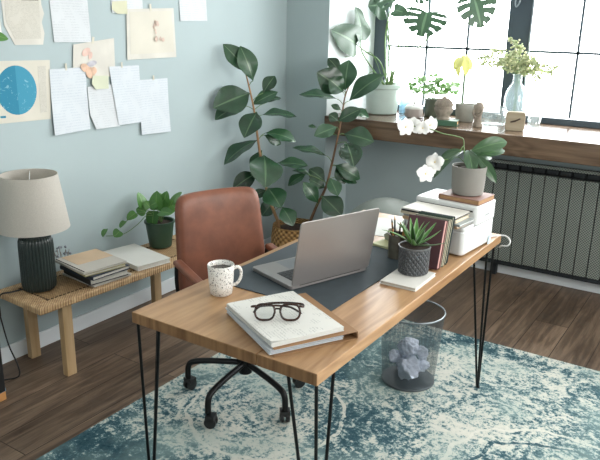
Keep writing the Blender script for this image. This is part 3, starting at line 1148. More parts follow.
# ------------------------------------------------------------------ trailing pothos on the bench
PO = (0.175, -1.157, BZ + 0.003)
po = thing('potted_vine', 'trailing green vine in a dark green pot at the far end of the bench', 'plant', PO)
M['green_pot'] = plain('dark_green_pot', '27402f', 0.4, var=0.1)
MB().lathe([(0.058, 0), (0.063, 0.004), (0.081, 0.142), (0.087, 0.142), (0.087, 0.152), (0.078, 0.152), (0.074, 0.135), (0.05, 0.13)], seg=36).build('pot', M['green_pot'], po, smooth=True, auto=40)
MB().lathe([(0.078, 0.134), (0.05, 0.140), (0.0, 0.143)], seg=24, cap=False).build('soil', M['soil'], po, smooth=True)
lv = MB()
pt = lv
for i, L in enumerate(POTHOS_LEAVES):
    lv.leaf(L[0:3], L[3:6], L[6:9], L[9] * 1.3, 0.06, 0.10, 10, 6, 0.0, 0.40, heart=0.18, off=PO)
    b = Vector(L[0:3]) - Vector(PO)
    if i not in (8, 9, 10, 11):
        r0 = Vector((0.015 * math.cos(i * 2.1), 0.015 * math.sin(i * 2.1), 0.14))
        pt.tube(smooth_path([r0, (r0 + b) / 2 + Vector((0, 0, 0.02)), b], 4), 0.0016, 5, mi=1)
for vv in (POTHOS_VINE, POTHOS_VINE_B):
    pt.tube(smooth_path(rel(vv, PO)), 0.002, 6, mi=1)
lv.build('foliage', [M['pothos_leaf'], M['stem_green']], po, smooth=True)

# ------------------------------------------------------------------ rubber plant in a woven basket


def basket_mat():
    t = NT('basket_weave')
    uv = t.coord('UV')
    sp_ = t.n('ShaderNodeSeparateXYZ')
    t.l(uv, sp_.inputs[0])
    a = t.math('SINE', t.math('MULTIPLY', sp_.outputs[0], 2 * PI * 26))
    b = t.math('SINE', t.math('MULTIPLY', sp_.outputs[1], 2 * PI * 16))
    f = t.math('ADD', t.math('MULTIPLY', t.math('MULTIPLY', a, b), 0.35), t.noise(uv, 30, 4))
    col = t.ramp(f, [(0.15, lin('5b4026')), (0.5, lin('9c7647')), (0.85, lin('c49d68'))])
    t.bump(t.math('MULTIPLY', a, b), 0.8, 0.006)
    return t.done(col, 0.7, 0, 0.3)


BK = (0.42, -0.12, 0.001)
rp = thing('rubber_plant', 'tall rubber plant with two stems in a woven basket in the room corner', 'plant', BK)
MB().lathe([(0.135, 0), (0.15, 0.01), (0.17, 0.12), (0.168, 0.24), (0.158, 0.322), (0.150, 0.325), (0.150, 0.29), (0.12, 0.28)], seg=48).build('basket', basket_mat(), rp, smooth=True, auto=50)
MB().lathe([(0.150, 0.285), (0.08, 0.305), (0, 0.31)], seg=24, cap=False).build('soil', M['soil'], rp, smooth=True)
for path, leaves in ((STEM_A, RUBBER_A), (STEM_B, RUBBER_B)):
    P = smooth_path(rel(path, BK))
    P[0] = Vector((P[0].x, P[0].y, 0.295))
    n = len(P)
    MB().tube(P, [0.011 - 0.007 * k / n for k in range(n)], 8).build('stem', M['stem_tan'] if leaves is RUBBER_A else M['stem_brown'], rp, smooth=True)
    lv = MB()
    for i, L in enumerate(leaves):
        lv.leaf(L[0:3], L[3:6], L[6:9], L[9] * 1.28, 0.07 + 0.03 * math.sin(i * 2.3), 0.16, 14, 6, 0.03, 0.52, off=BK, wave=0.08, ph=i, pw=0.85)
        b = Vector(L[0:3]) - Vector(BK)
        q = nearest(P, b - Vector((0, 0, 0.03)))
        if (q - b).length > 0.012:
            lv.tube(smooth_path([q, (q + b) / 2 + Vector((0, 0, 0.008)), b], 4), 0.0024, 5, mi=1)
    lv.build('foliage', [M['rubber_leaf'], M['stem_green']], rp, smooth=True)

# pale ball on the floor behind the desk
bl = MB().sphere((0, 0, 0.31), 0.31, seg=48, rings=28).build('exercise_ball', plain('pale_grey_rubber', '707670', 0.55, var=0.03), loc=(1.13, -0.16, 0.0005), smooth=True)
bl.location.x = 1.12
tag(bl, 'large pale grey ball on the floor behind the desk below the sill', 'ball')

# ------------------------------------------------------------------ things on the desk
DZ = 0.7505
mat_ = MB().prism(rrect(0.49, 0.70, 0.012, 4), 0, 0.003).build('desk_mat', M['charcoal'], loc=(1.613, -1.745, DZ))
tag(mat_, 'dark charcoal desk mat under the laptop', 'desk mat')

# laptop
M['alu'] = plain('space_grey_aluminium', '9f9a98', 0.38, 0.7, var=0.02, scale=3)
M['keys'] = plain('black_keys', '1a1b1d', 0.5, var=0.05)
H1, H2 = Vector((1.657, -2.017)), Vector((1.775, -1.68))
ex = (H2 - H1).normalized()
lc = (H1 + H2) / 2
lap = thing('laptop', 'open grey laptop with its back to the camera on the desk mat', 'laptop', (lc.x, lc.y, DZ + 0.0035), math.atan2(ex.y, ex.x))
LW, LD = 0.358, 0.246
bd = MB().prism(rrect(LW, LD, 0.012, 5, 0, LD / 2), 0.0015, 0.015).build('base', M['alu'], lap, bevel=0.0015)
kb = MB().prism(rrect(0.285, 0.105, 0.003, 2, 0, 0.085), 0.0150, 0.0154).build('keyboard', M['keys'], bd)
ks = MB()
for r in range(5):
    for k in range(14):
        ks.box((-0.1325 + 0.0204 * k, 0.045 + 0.0198 * r, 0.0158), (0.0165, 0.0158, 0.0012))
ks.build('keys', M['keys'], bd)
MB().prism(rrect(0.15, 0.085, 0.004, 3, 0, 0.192), 0.0150, 0.0153).build('trackpad', plain('trackpad_grey', '86888b', 0.3, 0.5, var=0.02), bd)
R = Matrix.Translation((0, -0.001, 0.0165)) @ Matrix.Rotation(math.radians(90 + 11), 4, 'X')
lid = MB().prism(rrect(LW, LD, 0.012, 5, 0, LD / 2), 0.0, 0.0055, M=R).build('screen_lid', M['alu'], lap, bevel=0.0012)
MB().prism(rrect(LW - 0.012, LD - 0.016, 0.006, 4, 0, LD / 2), -0.0006, -0.0001, M=R).build('display', plain('dark_display', '0d0e10', 0.15), lid)
MB().tube([(-0.14, 0.001, 0.0155), (0.14, 0.001, 0.0155)], 0.0048, 10).build('hinge', M['keys'], lap, smooth=True, auto=40)

# speckled mug


def speckle():
    t = NT('terrazzo_glaze')
    v = t.coord()
    col = lin('e6e4df')
    for s, r, c in ((120, 0.27, '22242a'), (160, 0.25, '8a6c55'), (140, 0.23, '5a6672'), (230, 0.26, '2b2c30')):
        vo = t.n('ShaderNodeTexVoronoi', Scale=s, Randomness=1.0)
        t.l(v, vo.inputs['Vector'])
        sx = t.n('ShaderNodeSeparateColor')
        t.l(vo.outputs['Color'], sx.inputs[0])
        k = t.math('MULTIPLY', t.math('LESS_THAN', vo.outputs['Distance'], r), t.math('GREATER_THAN', sx.outputs[0], 0.55))
        col = t.mix(k, col, lin(c))
    return t.done(col, 0.3, 0, 0.5)


mug = thing('mug', 'white speckled mug of black coffee at the left edge of the desk', 'mug', (1.473, -2.171, DZ), math.radians(46))
mug.scale = (0.88, 0.88, 0.97)
mg = MB().lathe([(0.036, 0), (0.042, 0.004), (0.047, 0.04), (0.052, 0.108), (0.0505, 0.111), (0.0485, 0.108), (0.044, 0.045), (0.038, 0.008), (0.0, 0.006)], seg=40, cap=False)
mg.lathe([(0.0, 0.0), (0.036, 0.0)], seg=40, cap=False)
M['speckle'] = speckle()
mg.build('cup_body', M['speckle'], mug, smooth=True, auto=60)
MB().tube(smooth_path([(0.047, 0, 0.092), (0.066, 0, 0.097), (0.078, 0, 0.082), (0.076, 0, 0.056), (0.062, 0, 0.036), (0.044, 0, 0.030)], 6), 0.0058, 10).build('handle', M['speckle'], mug, smooth=True)
MB().lathe([(0.0475, 0.093), (0.0, 0.0932)], seg=32, cap=False).build('coffee', plain('black_coffee', '20130c', 0.08, var=0.05), mug)

# leather folder with papers, pad of notes, reading glasses
ang = math.radians(-29)
ca, sa = math.cos(ang), math.sin(ang)
PC = Vector((1.802, -2.262, 0))


def onp(a, b):
    return PC + Vector((ca * a - sa * b, sa * a + ca * b, 0))


M['tan_leather'] = plain('tan_leather', '8f6b48', 0.6, var=0.1, bump=0.1)
fo = thing('document_folder', 'brown leather document folder stuffed with paper under the pad and glasses', 'folder', (onp(0, 0).x, onp(0, 0).y, DZ), ang)
mb = MB().box((0.002, 0.020, 0.001), (0.332, 0.275, 0.002)).box((0.002, 0.020, 0.0235), (0.332, 0.275, 0.002))
mb.box((0.002, 0.157, 0.0122), (0.332, 0.002, 0.0205))
mb.tube([(-0.16, 0.156, 0.0202), (0.166, 0.156, 0.0202)], 0.004, 8)
mb.build('leather_cover', M['tan_leather'], fo, bevel=0.0008)
pb = MB()
rnd = random.Random(3)
for k in range(9):
    pb.box((rnd.uniform(-0.006, 0.002) - 0.004, -0.006 + rnd.uniform(-0.004, 0.003), 0.0033 + 0.0021 * k), (0.325, 0.238, 0.0019), rz=rnd.uniform(-0.012, 0.012))
pb.build('loose_papers', M['paper_cool'], fo)


def handwriting(name, base, ink, line=0.008, axis=1, amt=0.5, flip=False, sharp=0.45):
    """rows of faint handwriting: short wavering ink strokes along text lines"""
    t = NT(name)
    v = t.coord()
    sp_ = t.n('ShaderNodeSeparateXYZ')
    t.l(v, sp_.inputs[0])
    row = sp_.outputs[2 if axis == 2 else 1]
    ph = t.math('FRACT', t.math('DIVIDE', row, line))
    band = t.math('LESS_THAN', t.math('ABSOLUTE', t.math('SUBTRACT', ph, 0.5)), 0.24)
    n = t.noise(t.coord(scale=(1, 1, 1.6)), 260, 2, 0.6)
    w = t.noise(t.coord(scale=(1, 1, 0.6)), 24, 1, 0.5)
    ink_f = t.math('MULTIPLY', t.math('MULTIPLY', band, t.math('GREATER_THAN', n, 0.5)), t.math('GREATER_THAN', w, sharp))
    tint = t.noise(v, 5, 3)
    b = lin(base)
    col = t.ramp(tint, [(0.3, tuple(x * 0.95 for x in b[:3])), (0.7, b)])
    col = t.mix(t.math('MULTIPLY', ink_f, amt), col, lin(ink))
    return t.done(col, 0.85, 0, 0.15)


M['notes'] = handwriting('pencilled_notes', 'd9d8d3', '6f7377', 0.010, 1, 0.35, sharp=0.52)
pd = thing('paper_pad', 'thick pad of written white paper on top of the leather folder', 'paper pad', (onp(-0.004, -0.006).x, onp(-0.004, -0.006).y, DZ + 0.025), ang + math.radians(1.5))
pb = MB()
for k in range(8):
    pb.box((rnd.uniform(-0.002, 0.002), rnd.uniform(-0.002, 0.002), 0.0012 + 0.0017 * k), (0.315, 0.238, 0.0016), rz=rnd.uniform(-0.006, 0.006))
pb.build('sheets', M['paper'], pd)


def top_fn(a, b):
    k = max(0, (a - 0.2) * -b - 0.35) if (a > 0.2 and b < 0) else 0
    return (0.157 * a, 0.119 * b, 0.0146 + 0.02 * k * k), (0, 0, 1)


MB().pad(top_fn, 16, 0.0006, 60, 0.9).build('written_sheet', M['notes'], pd, smooth=True, auto=30)
MB().prism([(-0.158, -0.119), (-0.152, -0.119), (-0.152, 0.119), (-0.158, 0.119)], -0.0012, -0.0002).build('backing_card', kraft, pd)

M['tortoise'] = plain('tortoiseshell', '33201a', 0.25, var=0.7, scale=60)
M['lens'] = glassy('lens_glass', (0.97, 0.98, 0.98), 0.1)
gl = thing('eyeglasses', 'folded tortoiseshell eyeglasses lying on the pad of paper', 'glasses', (1.812, -2.318, DZ + 0.0415), math.radians(35))
gl.scale = (1.1, 1.1, 1.1)
mb = MB()
T = Matrix.Rotation(math.radians(-20), 4, 'X')


def lens_outline(s):
    o = []
    for k in range(28):
        a = 2 * PI * k / 28
        cx_, cz_ = math.cos(a), math.sin(a)
        e = 2 / 3.0
        x = math.copysign(abs(cx_) ** e, cx_) * 0.0265
        y = math.copysign(abs(cz_) ** e, cz_) * 0.0215
        x *= 1 - 0.12 * (1 if y < 0 else 0) * (-y / 0.0215)
        o.append((s * 0.034 + s * x + (0 if y > 0 else s * 0.001), 0.0, 0.0245 + y))
    return o


for s in (-1, 1):
    pts = [T @ Vector(p) for p in lens_outline(s)]
    mb.tube(pts, 0.0034, 6, closed=True)
    mb.tube([T @ Vector((s * 0.058, 0, 0.041)), T @ Vector((s * 0.067, 0.001, 0.040)), T @ Vector((s * 0.070, 0.006, 0.039))], 0.0032, 6)
mb.tube([T @ Vector(p) for p in ((-0.0085, 0, 0.031), (-0.004, 0, 0.034), (0.004, 0, 0.034), (0.0085, 0, 0.031))], 0.0028, 6)
gf = mb.build('frame', M['tortoise'], gl, smooth=True)
for s in (-1, 1):
    pts = [T @ Vector(p) for p in lens_outline(s)]
    l = MB().add([tuple(p + Vector((0, 0.0004, 0))) for p in pts] + [tuple(p - Vector((0, 0.0004, 0))) for p in pts], [tuple(range(28)), tuple(range(55, 27, -1))] + [(i, i + 28, (i + 1) % 28 + 28, (i + 1) % 28) for i in range(28)])
    l.build('lens', M['lens'], gl)
    y0 = 0.022 + (0.006 if s > 0 else 0)
    h0 = T @ Vector((s * 0.070, 0.006, 0.039))
    MB().tube(smooth_path([tuple(h0), (s * 0.066, y0 + 0.004, 0.034 + 0.003 * s), (s * 0.02, y0 + 0.022, 0.030 + 0.003 * s), (-s * 0.03, y0 + 0.024, 0.026 + 0.003 * s), (-s * 0.055, y0 + 0.018, 0.016 + 0.003 * s), (-s * 0.066, y0 + 0.014, 0.006)], 5), 0.0032, 6).build('temple', M['tortoise'], gl, smooth=True)

# notebook under the succulent, succulent pot
sn = book('notebook', 'pale grey notebook under the small succulent pot on the desk', 'notebook', (1.940, -1.668, DZ), (0.138, 0.190, 0.013), math.radians(1), M['mint_card'], spine=0, ct=0.0025)


def diamonds():
    t = NT('embossed_grey_ceramic')
    uv = t.coord('UV')
    sp_ = t.n('ShaderNodeSeparateXYZ')
    t.l(uv, sp_.inputs[0])
    p = t.math('MULTIPLY', sp_.outputs[0], 20.0)
    q = t.math('MULTIPLY', sp_.outputs[1], 9.0)
    a = t.math('ABSOLUTE', t.math('SUBTRACT', t.math('FRACT', t.math('ADD', p, q)), 0.5))
    b = t.math('ABSOLUTE', t.math('SUBTRACT', t.math('FRACT', t.math('SUBTRACT', p, q)), 0.5))
    h = t.math('MINIMUM', t.math('MULTIPLY', t.math('MINIMUM', t.math('SUBTRACT', 0.5, a), t.math('SUBTRACT', 0.5, b)), 3.0), 1.0)
    t.bump(h, 1.0, 0.006)
    return t.done(t.ramp(t.noise(uv, 6), [(0.3, lin('4b4e51')), (0.7, lin('5a5d60'))]), 0.5, 0, 0.4)


SU = (1.932, -1.612, DZ + 0.0135)
su = thing('potted_succulent', 'spiky succulent in a diamond-patterned charcoal pot on the grey notebook', 'plant', SU)
pm = MB().lathe([(0.052, 0), (0.056, 0.003), (0.0585, 0.10)], seg=48, cap=True)
pm.build('pot', diamonds(), su, smooth=True, auto=40)
MB().lathe([(0.0585, 0.098), (0.0600, 0.100), (0.0600, 0.104), (0.055, 0.104), (0.054, 0.096)], seg=48, cap=False).build('rim', plain('pot_rim_grey', '6d6f70', 0.5), su, smooth=True, auto=40)
MB().lathe([(0.0545, 0.1005), (0.0, 0.1025)], seg=24, cap=False).build('soil', M['soil'], su)


def striped():
    t = NT('striped_succulent_leaf')
    uv = t.coord('UV')
    sp_ = t.n('ShaderNodeSeparateXYZ')
    t.l(uv, sp_.inputs[0])
    a = t.math('ABSOLUTE', t.math('SUBTRACT', sp_.outputs[0], 0.5))
    geo = t.n('ShaderNodeNewGeometry')
    col = t.ramp(geo.outputs['Random Per Island'], [(0.2, lin('24481f')), (0.8, lin('578a3f'))])
    col = t.mix(t.math('MULTIPLY', t.math('GREATER_THAN', a, 0.36), 0.6), col, lin('a9bfa0'))
    return t.done(col, 0.4, 0, 0.5)


lv = MB()
rnd = random.Random(11)
for k in range(15):
    a = k * 2.4 + rnd.uniform(-0.2, 0.2)
    el = math.radians(76 - 62 * (k / 15) + rnd.uniform(-6, 6))
    Ln = 0.105 + 0.035 * rnd.random() if k > 4 else 0.10
    d = Vector((math.cos(a) * math.cos(el), math.sin(a) * math.cos(el), math.sin(el)))
    b = Vector((math.cos(a) * 0.009, math.sin(a) * 0.009, 0.103))
    up = Vector((-math.cos(a) * math.sin(el), -math.sin(a) * math.sin(el), math.cos(el)))
    lv.leaf(b, b + d * Ln, up, 0.021, -0.05 if k % 3 else 0.06, 0.5, 8, 4, 0.0, 0.3)
lv.build('foliage', striped(), su, smooth=True)

# pencil cup
CU = (1.796, -1.466, DZ)
cup = thing('pencil_cup', 'dark metal pencil cup with wooden pencils beside the row of books', 'pencil cup', CU)
M['cup_metal'] = plain('brushed_pewter', '6b675c', 0.45, 0.6, var=0.2, scale=40)
MB().lathe([(0.036, 0), (0.037, 0.10), (0.035, 0.10), (0.034, 0.004), (0.0, 0.004)], seg=28, cap=False).build('cup_body', M['cup_metal'], cup, smooth=True, auto=40)
MB().lathe([(0.0, 0.0005), (0.036, 0.0)], seg=28, cap=False).build('cup_bottom', M['cup_metal'], cup)
wd = plain('pencil_wood', 'c08a52', 0.6, var=0.1)
pk = plain('pencil_dark', '2c2c2e', 0.5)
rnd = random.Random(2)
for k, (lab, cm) in enumerate((('natural wooden pencil leaning towards the laptop in the cup', wd), ('dark pencil leaning highest out of the cup', pk), ('second wooden pencil in the middle of the cup', wd), ('wooden pencil leaning towards the books in the cup', wd), ('short grey pencil standing at the back of the cup', pk), ('wooden brush handle at the front of the cup', wd))):
    a = [2.9, 2.5, 1.2, 0.2, 1.8, 4.4][k]
    bx, by = 0.013 * math.cos(a), 0.013 * math.sin(a)
    tx, ty = 0.029 * math.cos(a), 0.029 * math.sin(a)
    Ln = [0.152, 0.16, 0.145, 0.14, 0.135, 0.14][k]
    d = Vector((tx - bx, ty - by, 0.10)).normalized()
    b = Vector((bx, by, 0.006))
    p = thing('pencil', lab, 'pencil', (CU[0], CU[1], DZ), 0, 'pencils in the cup')
    MB().tube([b, b + d * (Ln - 0.018)], 0.0034, 6).build('shaft', cm, p)
    MB().tube([b + d * (Ln - 0.018), b + d * Ln], [0.0034, 0.0006], 6).build('tip', wd if cm is pk else pk, p)

# sheet, note pad and tape dispenser behind the laptop
s1 = MB().box((0, 0, 0.0008), (0.21, 0.28, 0.0016)).build('paper_sheet', M['paper'], loc=(1.53, -1.12, DZ), rz=math.radians(8))
tag(s1, 'white sheet of paper lying at the far end of the desk behind the laptop', 'paper')
ypad = MB().box((0, 0, 0.006), (0.10, 0.13, 0.012)).build('note_pad', plain('pale_olive_card', 'b5b58c', 0.7, var=0.03), loc=(1.705, -1.335, DZ), rz=math.radians(-8))
tag(ypad, 'pale olive note pad under the tape dispenser on the desk', 'note pad')
td = thing('tape_dispenser', 'small grey tape dispenser on the olive note pad', 'tape dispenser', (1.705, -1.315, DZ + 0.0125), math.radians(-20))
MB().prism([(-0.035, 0), (0.03, 0), (0.042, 0.028), (0.03, 0.032), (-0.03, 0.032), (-0.045, 0.02)], -0.014, 0.014, M=Matrix.Rotation(PI / 2, 4, 'X')).build('body', plain('sage_plastic', '8f968a', 0.4), td, bevel=0.003)
MB().lathe([(0.012, -0.010), (0.021, -0.010), (0.021, 0.010), (0.012, 0.010), (0.012, -0.010)], (0, 0, 0), 24, cap=False, M=Matrix.Translation((-0.004, 0, 0.036)) @ Matrix.Rotation(PI / 2, 4, 'X')).build('tape_roll', M['paper_cream'], td, smooth=True, auto=40)

# row of upright books leaning on the printer
lean = math.radians(-14.5)
y = -1.528
cols = [('b', '54353a', 0.026, 0.190, 'burgundy hardback book at the front of the upright row', 'b98d86'),
        ('b', 'b08f84', 0.012, 0.184, 'dusty pink slim book right behind the burgundy one', 'd3c4b5'),
        ('b', '6b7260', 0.016, 0.186, 'olive green book third in the upright row', 'd8d0bd'),
        ('b', 'c9bea8', 0.013, 0.182, 'cream slim book between olive and dark green books', 'd9d2c2'),
        ('b', '2c4038', 0.016, 0.188, 'dark green book fifth in the upright row', 'cfc6b1'),
        ('b', '2a2f38', 0.015, 0.186, 'navy book at the back of the upright row against the printer', 'd6d0c4')]
for i, (_, c, th, hh, lb, pg) in enumerate(cols):
    th *= 1.1
    # local: x = width, y = height (then stood up), z = thickness away from the camera
    w = 0.148 - 0.004 * (i % 3)
    b = book('book', lb, 'book', (1.992 - w / 2 - 0.003 * (i % 2), y, DZ + 0.0005 + th * math.sin(-lean)), (w, hh, th), 0, plain('book_cover', c, 0.6, var=0.08), 'books standing in a row by the printer', plain('book_pages', pg, 0.8, var=0.1, scale=90), spine=0)
    b.rotation_euler = (PI / 2 + lean, 0, 0)
    for chd in b.children:
        for vtx in chd.data.vertices:
            cx_, cy_, cz_ = vtx.co
            vtx.co = (cx_, cy_ + hh / 2, -cz_)
        chd.data.flip_normals()
    y += th / math.cos(lean) + 0.0012

# printer
PR = (1.882, -1.155, DZ)
pr = thing('printer', 'white desktop printer at the far end of the desk', 'printer', PR, math.radians(-5))
body = MB().prism(rrect(0.285, 0.30, 0.02, 5), 0.006, 0.105)
body.build('body', M['white_plastic'], pr, bevel=0.006, bseg=3, smooth=True, auto=40)
MB().prism(rrect(0.289, 0.193, 0.018, 5, 0, 0.055), 0.1055, 0.19).build('scanner_lid', M['white_plastic'], pr, bevel=0.009, bseg=3, smooth=True, auto=40)
MB().prism(rrect(0.28, 0.10, 0.012, 4, 0, -0.095), 0.1055, 0.121).build('front_cover', M['white_plastic'], pr, bevel=0.004, smooth=True, auto=40)
MB().box((0.1445, 0.06, 0.140), (0.0014, 0.045, 0.004)).build('side_mark', plain('grey_print', '9a9ea0', 0.5), pr)
MB().box((0, -0.044, 0.168), (0.25, 0.003, 0.006)).build('paper_slot', black_card, pr)
for sx in (-1, 1):
    for sy in (-1, 1):
        MB().lathe([(0.012, 0), (0.012, 0.007)], (sx * 0.11, sy * 0.12, 0), 12).build('foot', M['black_plastic'], pr)

# notebooks and magazines lying on the front of the printer
z = DZ + 0.1225
for lb, c, (w, d, h), dx, dy, rz, pg in (
        ('tan paperback at the bottom of the pile on the printer', 'c7a98a', (0.245, 0.125, 0.013), -0.005, 0.0, -4, 'd9cfc0'),
        ('rolled grey magazine in the pile on the printer', '9da3a3', (0.26, 0.13, 0.009), 0.006, 0.0, -7, 'e0e0dc'),
        ('cream notebook in the middle of the pile on the printer', 'd6cbb4', (0.25, 0.13, 0.012), -0.012, 0.0, -5, 'd6cdb8'),
        ('black edged notebook near the top of the pile on the printer', '2a2a2c', (0.24, 0.128, 0.006), -0.014, -0.002, -4, 'e2e0da'),
        ('white magazine topmost of the pile on the printer', 'd9d5cd', (0.24, 0.135, 0.006), -0.010, 0.0, -5, 'e4e2dd')):
    book('magazine' if 'magazine' in lb else 'notebook', lb, 'magazine' if 'magazine' in lb else 'notebook', (1.878 + dx, -1.272 + dy, z), (w, d, h), math.radians(rz), plain('cover_card', c, 0.65, var=0.04), 'notebooks piled on the printer', plain('leaf_edges', pg, 0.8, var=0.08, scale=120), spine=1, ct=0.0015)
    z += h + 0.0006

# brown book and orchid on the printer lid
PB = book('book', 'pinkish brown hardback under the orchid pot on the printer', 'book', (1.935, -1.105, DZ + 0.1905), (0.185, 0.155, 0.022), math.radians(-6), plain('dusty_brown_cover', '8a6a60', 0.6, var=0.06), None, plain('tan_pages', 'a8835f', 0.8, var=0.1, scale=90), spine=0)
OP = (1.934, -1.099, DZ + 0.2135)
orc = thing('orchid', 'white flowering orchid in a grey pot standing on the printer', 'plant', OP)
M['grey_pot'] = plain('matt_grey_ceramic', '86837d', 0.6, var=0.04)
MB().lathe([(0.058, 0.0), (0.064, 0.004), (0.068, 0.03), (0.072, 0.120), (0.068, 0.120), (0.065, 0.100), (0.0, 0.095)], seg=44).build('pot', M['grey_pot'], orc, smooth=True, auto=40)
MB().lathe([(0.0665, 0.106), (0.0, 0.112)], seg=24, cap=False).build('bark', M['soil'], orc)
lv = MB()
oc = Vector((0.0, 0.0, 0.112))
for i, L in enumerate(ORCHID_LEAVES):
    lv.leaf(L[0:3], L[3:6], L[6:9], L[9], 0.13, 0.22, 12, 6, 0.0, 0.55, off=OP)
    b = Vector(L[0:3]) - Vector(OP)
    lv.tube([oc + Vector((0.004 * i - 0.012, 0, -0.004)), (oc + b) / 2, b], [0.006, 0.005, 0.003], 6)
lv.build('foliage', M['orchid_leaf'], orc, smooth=True)
sm = MB()
sm.tube(smooth_path([tuple(oc)] + rel(ORCHID_STEM, OP)), 0.0022, 6)
sm.tube(smooth_path([tuple(oc)] + rel(ORCHID_SPIKE, OP)), 0.002, 6)
sm.tube(smooth_path([tuple(oc), tuple(oc + Vector((-0.03, 0.01, 0.05))), tuple(oc + Vector((-0.035, 0.0, 0.085))), tuple(oc + Vector((-0.045, -0.01, 0.06)))]), 0.0025, 6)
sm.build('flower_stems', M['stem_green'], orc, smooth=True)
petal = plain('white_petal', 'f0efec', 0.6, var=0.02)
yell = plain('yellow_throat', 'd8bf63', 0.6)
cdir = Vector((0.45, -0.75, 0.2)).normalized()
for i, p in enumerate(ORCHID_FLOWERS):
    p = Vector(p) - Vector(OP)
    rnd = random.Random(i)
    f = (cdir + Vector((rnd.uniform(-0.5, 0.5), rnd.uniform(-0.3, 0.3), rnd.uniform(-0.4, 0.3)))).normalized()
    u = f.cross(Vector((0, 0, 1))).normalized()
    v = u.cross(f)
    fl = MB()
    sc = 0.040 if i not in (3, 6) else 0.030
    for k in range(5):
        a = PI / 2 + 2 * PI * k / 5
        d = u * math.cos(a) + v * math.sin(a)
        fl.leaf(p, p + d * sc + f * 0.004, f, sc * (1.15 if k in (1, 4) else 0.75), 0.16, 0.15, 6, 4, 0.0, 0.55)
    fo_ = fl.build('blossom', petal, orc, smooth=True)
    MB().sphere(tuple(p + f * 0.006), 0.003, seg=8, rings=6).build('lip', yell, fo_, smooth=True)

# white cable at the printer corner, blue paper slip
cb = MB().tube(smooth_path([(2.006, -0.985, DZ + 0.004), (2.028, -0.950, DZ + 0.004), (2.070, -0.940, DZ + 0.010), (2.098, -0.955, DZ - 0.006), (2.090, -0.965, DZ - 0.026), (2.062, -0.955, DZ - 0.034), (2.048, -0.940, DZ - 0.046)]), 0.0034, 8).build('printer_cable', M['white_plastic'], smooth=True)
tag(cb, 'white cable looping over the far corner of the desk', 'cable')
sl = MB().prism([(-0.016, 0), (0.014, 0), (0.008, 0.032), (-0.004, 0.038)], 0, 0.0008, M=Matrix.Rotation(math.radians(90), 4, 'X')).build('paper_slip', plain('pale_blue_paper', 'bcd0da', 0.8), loc=(2.0372, -1.065, DZ + 0.0005), rz=math.radians(86))
tag(sl, 'small pale blue paper slip leaning on the printer side', 'paper slip')

# ------------------------------------------------------------------ wire mesh bin with crumpled paper


def wire():
    t = NT('fine_wire_mesh')
    uv = t.coord('UV')
    sp_ = t.n('ShaderNodeSeparateXYZ')
    t.l(uv, sp_.inputs[0])
    a = t.math('ABSOLUTE', t.math('SUBTRACT', t.math('FRACT', t.math('MULTIPLY', sp_.outputs[0], 260.0)), 0.5))
    b = t.math('ABSOLUTE', t.math('SUBTRACT', t.math('FRACT', t.math('MULTIPLY', sp_.outputs[1], 105.0)), 0.5))
    hole = t.math('MULTIPLY', t.math('LESS_THAN', a, 0.388), t.math('LESS_THAN', b, 0.388))
    t.done(lin('555d62'), 0.4, 0.5, 0.5)
    tr = t.n('ShaderNodeBsdfTransparent')
    mx = t.n('ShaderNodeMixShader')
    t.l(hole, mx.inputs[0])
    t.l(t.b.outputs[0], mx.inputs[1])
    t.l(tr.outputs[0], mx.inputs[2])
    t.l(mx.outputs[0], t.out.inputs[0])
    return t.m


BN = (1.724, -1.094, 0.0108)
bn = thing('waste_bin', 'round grey wire mesh waste bin standing on the rug under the desk', 'bin', BN)
MB().lathe([(0.124, 0.012), (0.149, 0.356)], seg=64, cap=False).build('mesh_wall', wire(), bn, smooth=True)
M['steel_grey'] = plain('grey_steel', '7f878b', 0.35, 0.7, var=0.05)
M['pan_steel'] = plain('pan_steel', '50575b', 0.45, 0.3)
rim = MB()
rim.tube([(0.1495 * math.cos(2 * PI * k / 48), 0.1495 * math.sin(2 * PI * k / 48), 0.358) for k in range(48)], 0.0045, 8, closed=True)
rim.build('rim', M['steel_grey'], bn, smooth=True)
MB().lathe([(0.118, 0.0), (0.126, 0.003), (0.126, 0.009), (0.124, 0.011), (0.0, 0.007)], seg=48).build('bottom_pan', M['pan_steel'], bn, smooth=True, auto=40)
cr = plain('pale_blue_scrap_paper', 'd3dbec', 0.85, var=0.08, scale=20)
